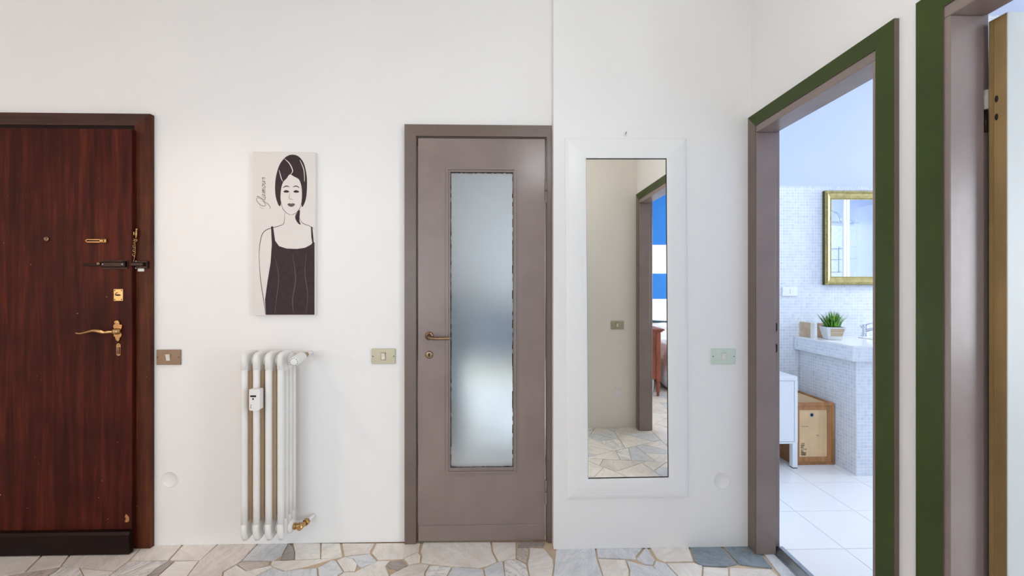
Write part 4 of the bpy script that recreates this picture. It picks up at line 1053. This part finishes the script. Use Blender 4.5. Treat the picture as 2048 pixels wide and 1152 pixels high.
# two wooden blocks
bk = thing('wooden_block', (2.412, 3.27, 0.917), 'larger pale wooden block at the left counter end', 'block', 'wooden blocks on the vanity')
MB().box(2.400, 3.214, 0.9175, 2.428, 3.332, 1.032, 0.001, 1).build('block_body', M['block_wood'], bk)
MB().box(2.4002, 3.210, 0.9178, 2.4285, 3.2135, 1.0322, 0.0005, 1).build('white_edge', M['washed'], bk, 'white painted edge')
bk = thing('wooden_block', (2.512, 3.22, 0.917), 'narrow wooden block partly hidden behind the planter', 'block', 'wooden blocks on the vanity')
MB().box(2.500, 3.205, 0.9175, 2.526, 3.275, 1.028, 0.001, 1).build('block_body', M['block_wood'], bk)
MB().box(2.5002, 3.2015, 0.9178, 2.5262, 3.2045, 1.0282, 0.0005, 1).build('white_edge', M['washed'], bk, 'white painted edge')

# gilt mirror
gm = thing('gilt_mirror', (2.90, 3.345, 1.32), 'rectangular mirror in a carved gilt rope-edged frame', 'mirror')
gx0, gx1, gz0, gz1, gy = 2.598, 3.225, 1.330, 2.086, 3.3445
pr = [(0.0, 0.0), (0.0, 0.028), (0.003, 0.034), (0.018, 0.036), (0.022, 0.030), (0.032, 0.026), (0.044, 0.020), (0.048, 0.016), (0.056, 0.016), (0.060, 0.010), (0.066, 0.009), (0.066, 0.0)]
frame_sides(gm, gx0, gx1, gz0, gz1, gy, pr, M['gilt'], smooth=False)
dk = [(-0.0012, 0.0), (-0.0012, 0.026), (0.0005, 0.027), (0.0005, 0.0)]
frame_sides(gm, gx0, gx1, gz0, gz1, gy, dk, M['gilt_dark'], 'dark_outer_edge', smooth=False)
def rope(x0_, z0_, x1_, z1_, nm, r, step, mat, y):
    mb = MB(); a = Vector((x0_, y, z0_)); b = Vector((x1_, y, z1_)); d = (b - a); Ln = d.length; d.normalize()
    k = int(Ln / step)
    sd_ = Vector((-d.z, 0, d.x))
    for i in range(k):
        c = a + d * (i + 0.5) * Ln / k
        p0 = c - sd_ * r * 0.95 - d * step * 0.75; p1 = c + sd_ * r * 0.95 + d * step * 0.75
        mid = c + Vector((0, -r * 0.55, 0))
        mb.tube([p0, p0.lerp(mid, 0.6), mid, p1.lerp(mid, 0.6), p1], [r * 0.12, r * 0.38, r * 0.45, r * 0.38, r * 0.12], 6)
    mb.build(nm, mat, gm)
ro, ry = 0.011, gy - 0.034
for q in ((gx0 + ro, gz0, gx0 + ro, gz1), (gx1 - ro, gz0, gx1 - ro, gz1), (gx0, gz1 - ro, gx1, gz1 - ro), (gx0, gz0 + ro, gx1, gz0 + ro)):
    rope(*q, 'rope_moulding', 0.0105, 0.0135, M['gilt'], ry)
bi = 0.062
for q in ((gx0 + bi, gz0 + bi, gx0 + bi, gz1 - bi), (gx1 - bi, gz0 + bi, gx1 - bi, gz1 - bi), (gx0 + bi, gz1 - bi, gx1 - bi, gz1 - bi), (gx0 + bi, gz0 + bi, gx1 - bi, gz0 + bi)):
    rope(*q, 'bead_moulding', 0.0032, 0.0085, M['gilt'], gy - 0.0095)
MB().box(gx0 + 0.060, gy - 0.006, gz0 + 0.060, gx1 - 0.060, gy - 0.003, gz1 - 0.060).build('mirror_glass', M['mirror2'], gm)

# socket plate
so = thing('socket_plate', (2.3235, 3.344, 1.239), 'white wall socket plate on the mosaic wall', 'socket')
MB().box(2.262, 3.334, 1.239, 2.385, 3.3465, 1.312, 0.002, 2).build('plate', M['cab_white'], so)
for dz in (-0.012, 0, 0.012):
    MB().sphere((2.3235, 3.334, 1.2755 + dz), 0.0028, 8, 6, (1, 0.3, 1)).build('socket_hole', M['black'], so)
for sx in (2.272, 2.375):
    MB().sphere((sx, 3.334, 1.2755), 0.0025, 8, 6, (1, 0.3, 1)).build('screw', M['steel'], so)

# white metal cabinet on legs
cb_ = thing('white_cabinet', (1.885, 3.08, BZ), 'white metal cabinet on square legs beside the wooden crate', 'cabinet')
cx0, cx1, cy0, cy1, cz0, cz1 = 1.69, 2.090, 2.920, 3.27, 0.205, 0.680
bd = MB(); tk_ = 0.022
bd.box(cx0, cy0, cz1 - 0.03, cx1, cy1, cz1, 0.002, 1); bd.box(cx0, cy0, cz0, cx1, cy1, cz0 + 0.012, 0.001, 1); bd.box(cx0, cy0, cz0 + 0.012, cx0 + tk_, cy1, cz1 - 0.03); bd.box(cx1 - tk_, cy0, cz0 + 0.012, cx1, cy1, cz1 - 0.03); bd.box(cx0 + tk_, cy1 - 0.01, cz0 + 0.012, cx1 - tk_, cy1, cz1 - 0.03)
bd.build('body', M['cab_white'], cb_)
MB().box(cx0 + tk_ + 0.002, cy0 + 0.002, cz0 + 0.014, cx1 - tk_ - 0.002, cy0 + 0.02, cz1 - 0.032, 0.001, 1).build('cabinet_door', M['cab_white'], cb_)
for x in (cx0, cx1 - 0.036):
    for y in (cy0, cy1 - 0.036):
        lg_ = MB().box(x, y, BZ + 0.006, x + 0.036, y + 0.036, cz0, 0.002, 1).build('leg', M['cab_white'], cb_)
        MB().box(x + 0.002, y + 0.002, BZ, x + 0.034, y + 0.034, BZ + 0.006).build('foot_pad', M['black'], lg_)

# wooden wine crate
cr = thing('wooden_crate', (2.245, 3.15, BZ), 'brown wooden crate with stencilled panel and round hole', 'crate')
qx0, qx1, qy0, qy1, qz0, qz1 = 2.094, 2.400, 2.975, 3.335, BZ + 0.001, 0.474
t_ = 0.018
MB().box(qx0, qy0, qz0, qx0 + t_, qy1, qz1, 0.0012, 1).build('side_board', M['crate'], cr)
MB().box(qx1 - t_, qy0, qz0, qx1, qy1, qz1, 0.0012, 1).build('side_board', M['crate'], cr)
MB().box(qx0 + t_, qy0, qz0, qx1 - t_, qy1, qz0 + t_, 0.0012, 1).build('bottom_board', M['crate'], cr)
MB().box(qx0 + t_, qy0, qz1 - t_, qx1 - t_, qy0 + 0.03, qz1, 0.0012, 1).build('top_rail', M['crate'], cr)
MB().box(qx0 + t_, qy0 + 0.03, qz1 - 0.022, qx1 - t_, qy1 - t_, qz1 - 0.010).build('top_panel', M['crate_light'], cr)
MB().box(qx0 + t_, qy1 - t_, qz0 + t_, qx1 - t_, qy1, qz1, 0.0012, 1).build('back_board', M['crate'], cr)
fx0, fx1, fz0, fz1 = qx0 + t_ + 0.001, qx1 - t_ - 0.001, qz0 + t_ + 0.001, qz1 - t_ - 0.001
sw_ = 0.031
MB().box(fx0, qy0 + 0.003, fz0, fx0 + sw_, qy0 + 0.018, fz1).build('front_stile', M['crate'], cr)
MB().box(fx1 - sw_, qy0 + 0.003, fz0, fx1, qy0 + 0.018, fz1).build('front_stile', M['crate'], cr)
MB().box(fx0 + sw_, qy0 + 0.004, fz1 - 0.03, fx1 - sw_, qy0 + 0.018, fz1).build('front_rail', M['crate'], cr)
MB().box(fx0 + sw_, qy0 + 0.004, fz0, fx1 - sw_, qy0 + 0.018, fz0 + 0.036).build('front_rail', M['crate'], cr)
fp = MB().box(fx0 + sw_, qy0 + 0.008, fz0 + 0.036, fx1 - sw_, qy0 + 0.018, fz1 - 0.03).build('front_panel', M['crate_light'], cr)
py = qy0 + 0.008
hx, hz = 2.238, 0.388
MB().lathe([(0.016, 0), (0.016, 0.0015), (0.011, 0.0015), (0.011, 0)], (hx, py, hz), (0, -1, 0), 24).build('finger_hole_ring', M['steel'], fp, 'pale metal ring')
MB().lathe([(0.0112, 0), (0.0112, 0.0008), (0.0, 0.0008)], (hx, py, hz), (0, -1, 0), 24).build('finger_hole', M['black'], fp, 'dark finger hole')
MB().prism([(2.268, 0.2435), (2.276, 0.2445), (2.284, 0.2405), (2.289, 0.237), (2.286, 0.2345), (2.279, 0.239)], 'xz', py - 0.0004, py + 0.001).build('dark_stain', M['gilt_dark'], fp)
mk = MB(); mk.prism([(2.166 + 0.003 * math.cos(2 * PI * i / 8), 0.305 + 0.003 * math.sin(2 * PI * i / 8)) for i in range(8)], 'xz', py - 0.0004, py + 0.001)
for x in (2.176, 2.181, 2.186, 2.195, 2.200, 2.206):
    mk.box(x, py - 0.0004, 0.302, x + 0.0028, py + 0.001, 0.308)
mk.build('faded_mark', M['gilt_dark'], fp, 'faded olive stamp')
def text_mesh(txt, size, x, z, y, mat, parent, name, bold=0.0):
    cu = bpy.data.curves.new(name, 'FONT'); cu.body = txt; cu.size = size; cu.extrude = 0.0004; cu.offset = bold
    tmp = bpy.data.objects.new(name, cu); COL.objects.link(tmp)
    dg = bpy.context.evaluated_depsgraph_get()
    me = bpy.data.meshes.new_from_object(tmp.evaluated_get(dg))
    bpy.data.objects.remove(tmp)
    me.transform(Matrix.Rotation(PI / 2, 4, 'X'))
    me.materials.clear(); me.materials.append(mat)
    ob = bpy.data.objects.new(name, me); COL.objects.link(ob)
    place(ob, (x, y, z), parent)
    return ob
for i, (s, b) in enumerate((('THE', 0), ('REA', 0.0003), ('RE-', 0.0003), ('CYCLE', 0), ('RE-', 0.0003), ('VOLU', 0.0008), ('TION', 0.0008))):
    text_mesh(s, 0.0145, 2.158, 0.176 - 0.0132 * i, py - 0.0004, M['black'], fp, 'stencil_line', b)

# shower enclosure, seen in the gilt mirror
sh = thing('shower_screen', (4.1, 2.10, BZ), 'white framed shower screen seen in the gilt mirror', 'shower screen')
for x in (3.785, 3.825):
    MB().box(x, 2.09, BZ, x + 0.026, 2.115, 2.28, 0.003, 1).build('post', M['cab_white'], sh)
MB().box(2.95, 2.085, 2.28, 4.82, 2.12, 2.31, 0.003, 1).build('top_rail', M['cab_white'], sh)
MB().box(2.95, 2.08, BZ, 4.82, 2.125, BZ + 0.05, 0.003, 1).build('bottom_rail', M['cab_white'], sh)
MB().box(3.852, 2.10, BZ + 0.05, 4.80, 2.106, 2.28).build('glass_panel', M['glass'], sh)
sw = thing('rain_shower', (4.05, 1.72, 2.08), 'round flat rain shower on a curved arm in gilt mirror', 'shower')
MB().lathe([(0.012, 0.03), (0.02, 0.012), (0.11, 0.004), (0.13, 0.0), (0.13, -0.008), (0.0, -0.009)], (4.07, 1.72, 2.075), (0.12, 0.0, 1), 32).build('rose', M['chrome'], sw)
MB().tube(catmull([(4.073, 1.72, 2.10), (4.065, 1.72, 2.14), (4.03, 1.71, 2.20), (3.97, 1.68, 2.235), (3.90, 1.55, 2.24), (3.86, 1.40, 2.22), (3.85, 1.312, 2.20)], 5), 0.010, 10).build('arm', M['chrome'], sw)
wc = thing('wire_caddy', (4.28, 1.36, 1.49), 'wire shower caddy on the tiled wall seen in gilt mirror', 'caddy')
for z in (1.50, 1.66, 1.80):
    MB().tube([(4.18, 1.318, z), (4.38, 1.318, z), (4.38, 1.42, z), (4.18, 1.42, z)], 0.0025, 6, True).build('wire_shelf', M['steel'], wc)
for x in (4.18, 4.38):
    MB().cyl((x, 1.318, 1.49), (x, 1.318, 1.83), 0.0025, n=6).build('upright', M['steel'], wc)

# ================================================================== BEDROOM (seen in the tall mirror)
dr = thing('dresser', (1.66, -1.28, 0), 'red-brown wooden dresser on turned legs seen in mirror', 'dresser')
dx0, dx1, dy0, dy1 = 1.405, 1.900, -1.78, -0.815
dz0, dz1 = 0.205, 0.770
DW = M['dresser']
MB().box(dx0 - 0.01, dy0 - 0.03, 0.785, dx1 + 0.035, dy1 + 0.03, 0.808, 0.006, 2).build('top_board', DW, dr)
MB().box(dx0, dy0 - 0.015, dz1, dx1 + 0.018, dy1 + 0.015, 0.785, 0.004, 1).build('cornice', DW, dr)
for yy in (dy1 - 0.05, dy0):
    for xx in (dx0, dx1 - 0.052):
        pst = MB(); pst.box(xx, yy, dz0 - 0.03, xx + 0.052, yy + 0.05, dz1, 0.003, 1)
        pst.lathe([(0.025, 0.175), (0.019, 0.168), (0.016, 0.160), (0.024, 0.150), (0.026, 0.135), (0.021, 0.115), (0.0185, 0.09), (0.019, 0.065), (0.024, 0.060), (0.024, 0.052), (0.018, 0.048), (0.015, 0.02), (0.017, 0.0), (0.0, 0.0)][::-1], (xx + 0.026, yy + 0.025, 0.0), (0, 0, 1), 18)
        pst.build('leg', DW, dr)
for yy in (dy1 - 0.03, dy0 + 0.012):
    MB().box(dx0 + 0.052, yy, dz0 + 0.055, dx1 - 0.052, yy + 0.016, dz1 - 0.055).build('side_panel', DW, dr)
    MB().box(dx0 + 0.052, yy + 0.004, dz0, dx1 - 0.052, yy + 0.022, dz0 + 0.055, 0.003, 1).build('bottom_rail', DW, dr)
    MB().box(dx0 + 0.052, yy + 0.004, dz1 - 0.055, dx1 - 0.052, yy + 0.022, dz1, 0.003, 1).build('upper_rail', DW, dr)
MB().box(dx0 + 0.005, dy0 + 0.05, dz0, dx0 + 0.02, dy1 - 0.05, dz1).build('back_panel', DW, dr)
for i in range(3):
    a = dz0 + 0.01 + i * 0.185
    dwr = MB().box(dx1 - 0.03, dy0 + 0.052, a, dx1 - 0.004, dy1 - 0.052, a + 0.178, 0.003, 1).build('drawer', DW, dr)
    for yy in (dy0 + 0.25, dy1 - 0.25):
        MB().sphere((dx1 + 0.004, yy, a + 0.09), 0.014, 10, 8).build('knob', M['bronze'], dwr)
bed = thing('bed', (2.85, -1.9, 0), 'bed with rumpled white linen against the striped wall', 'bed')
import mathutils
def cloth(x0, y0, z0, x1, y1, z1, nx, ny, nz, amp, seed, name, mat, parent):
    bm = bmesh.new(); bmesh.ops.create_cube(bm, size=1.0)
    bmesh.ops.subdivide_edges(bm, edges=bm.edges[:], cuts=nx, use_grid_fill=True)
    for v in bm.verts:
        p = Vector(((x0 + x1) / 2 + v.co.x * (x1 - x0), (y0 + y1) / 2 + v.co.y * (y1 - y0), (z0 + z1) / 2 + v.co.z * (z1 - z0)))
        nn = mathutils.noise.noise_vector(p * 5.0 + Vector((seed, 0, 0))) * amp
        e = Vector((v.co.x ** 8, v.co.y ** 8, v.co.z ** 8)) * 0
        if p.z > 0.03: p += nn
        c = Vector(((x0 + x1) / 2, (y0 + y1) / 2, (z0 + z1) / 2))
        s = 1 - 0.10 * max(0, (abs(v.co.x) * 2) ** 3 * (abs(v.co.z) * 2) ** 3)
        p.x = c.x + (p.x - c.x) * s; p.y = c.y + (p.y - c.y) * s
        p.z = max(p.z, 0.004)
        v.co = p
    mb = MB(); bm.verts.index_update()
    mb.add([v.co.copy() for v in bm.verts], [[v.index for v in f.verts] for f in bm.faces], True); bm.free()
    return mb.build(name, mat, parent)
cloth(2.06, -2.62, 0.01, 3.55, -1.02, 0.58, 26, 0, 0, 0.05, 3.0, 'duvet', M['linen'], bed)
cloth(2.15, -2.70, 0.50, 2.75, -2.35, 0.70, 10, 0, 0, 0.04, 9.0, 'pillow', M['linen'], bed)
cloth(2.85, -2.70, 0.50, 3.45, -2.35, 0.70, 10, 0, 0, 0.04, 14.0, 'pillow', M['linen'], bed)
MB().tube(catmull([(2.12, -2.76, 0.02), (2.12, -2.76, 0.60), (2.2, -2.76, 0.80), (2.5, -2.76, 0.735), (2.82, -2.76, 0.72), (3.1, -2.76, 0.735), (3.42, -2.76, 0.80), (3.5, -2.76, 0.60), (3.5, -2.76, 0.02)], 6), 0.018, 10).build('headboard_rail', M['teal'], bed, 'dark teal curved rail')
cbn = cloth(1.68, -1.22, 0.002, 1.87, -0.98, 0.15, 8, 0, 0, 0.05, 21.0, 'cloth_bundle', M['linen'], None)
tag(cbn, 'crumpled grey-white cloth bundle under the dresser', 'cloth')

# ================================================================== STORE ROOM BEHIND THE FROSTED PANE
M['machine'] = paint('off_white_enamel', srgb(214, 212, 208), 0.35, 0.01, 5, 0.0)
wm = thing('washing_machine', (0.1, 3.4, 0), 'white washing machine blurred behind the frosted pane', 'appliance')
MB().box(-0.27, 3.10, 0.06, 0.33, 3.68, 0.76, 0.015, 3).build('body', M['machine'], wm)
for x in (-0.22, 0.28):
    for y in (3.15, 3.62):
        MB().cyl((x, y, 0), (x, y, 0.06), 0.025, n=12).build('foot', M['black'], wm)
MB().lathe([(0.17, 0), (0.17, 0.015), (0.14, 0.025), (0.13, 0.01), (0.0, 0.006)], (0.03, 3.10, 0.36), (0, -1, 0), 32).build('porthole', M['cab_white'], wm)
MB().box(-0.25, 3.094, 0.66, 0.31, 3.101, 0.74).build('control_panel', M['plate_gold'], wm)
bsk = thing('laundry_basket', (0.08, 3.4, 0.76), 'dark slate laundry basket blurred behind the frosted pane', 'basket')
mb = MB(); frustum(mb, 0.05, 3.36, 0.762, 1.10, 0.24, 0.16, 0.28, 0.20); mb.build('basket_body', M['coat'], bsk)
mb = MB(); frustum(mb, 0.05, 3.36, 1.10, 1.13, 0.29, 0.21, 0.29, 0.21); mb.build('basket_rim', M['coat'], bsk)
ct = thing('hanging_coat', (-0.50, 3.5, 0.25), 'slate blue coat hanging behind the frosted pane', 'coat')
cloth(-0.66, 3.42, 0.25, -0.40, 3.70, 1.22, 12, 0, 0, 0.05, 5.0, 'coat_body', M['coat'], ct)
MB().tube([(-0.53, 3.56, 1.15), (-0.53, 3.56, 1.35), (-0.745, 3.56, 1.40)], 0.012, 8).build('coat_hook', M['steel'], ct)
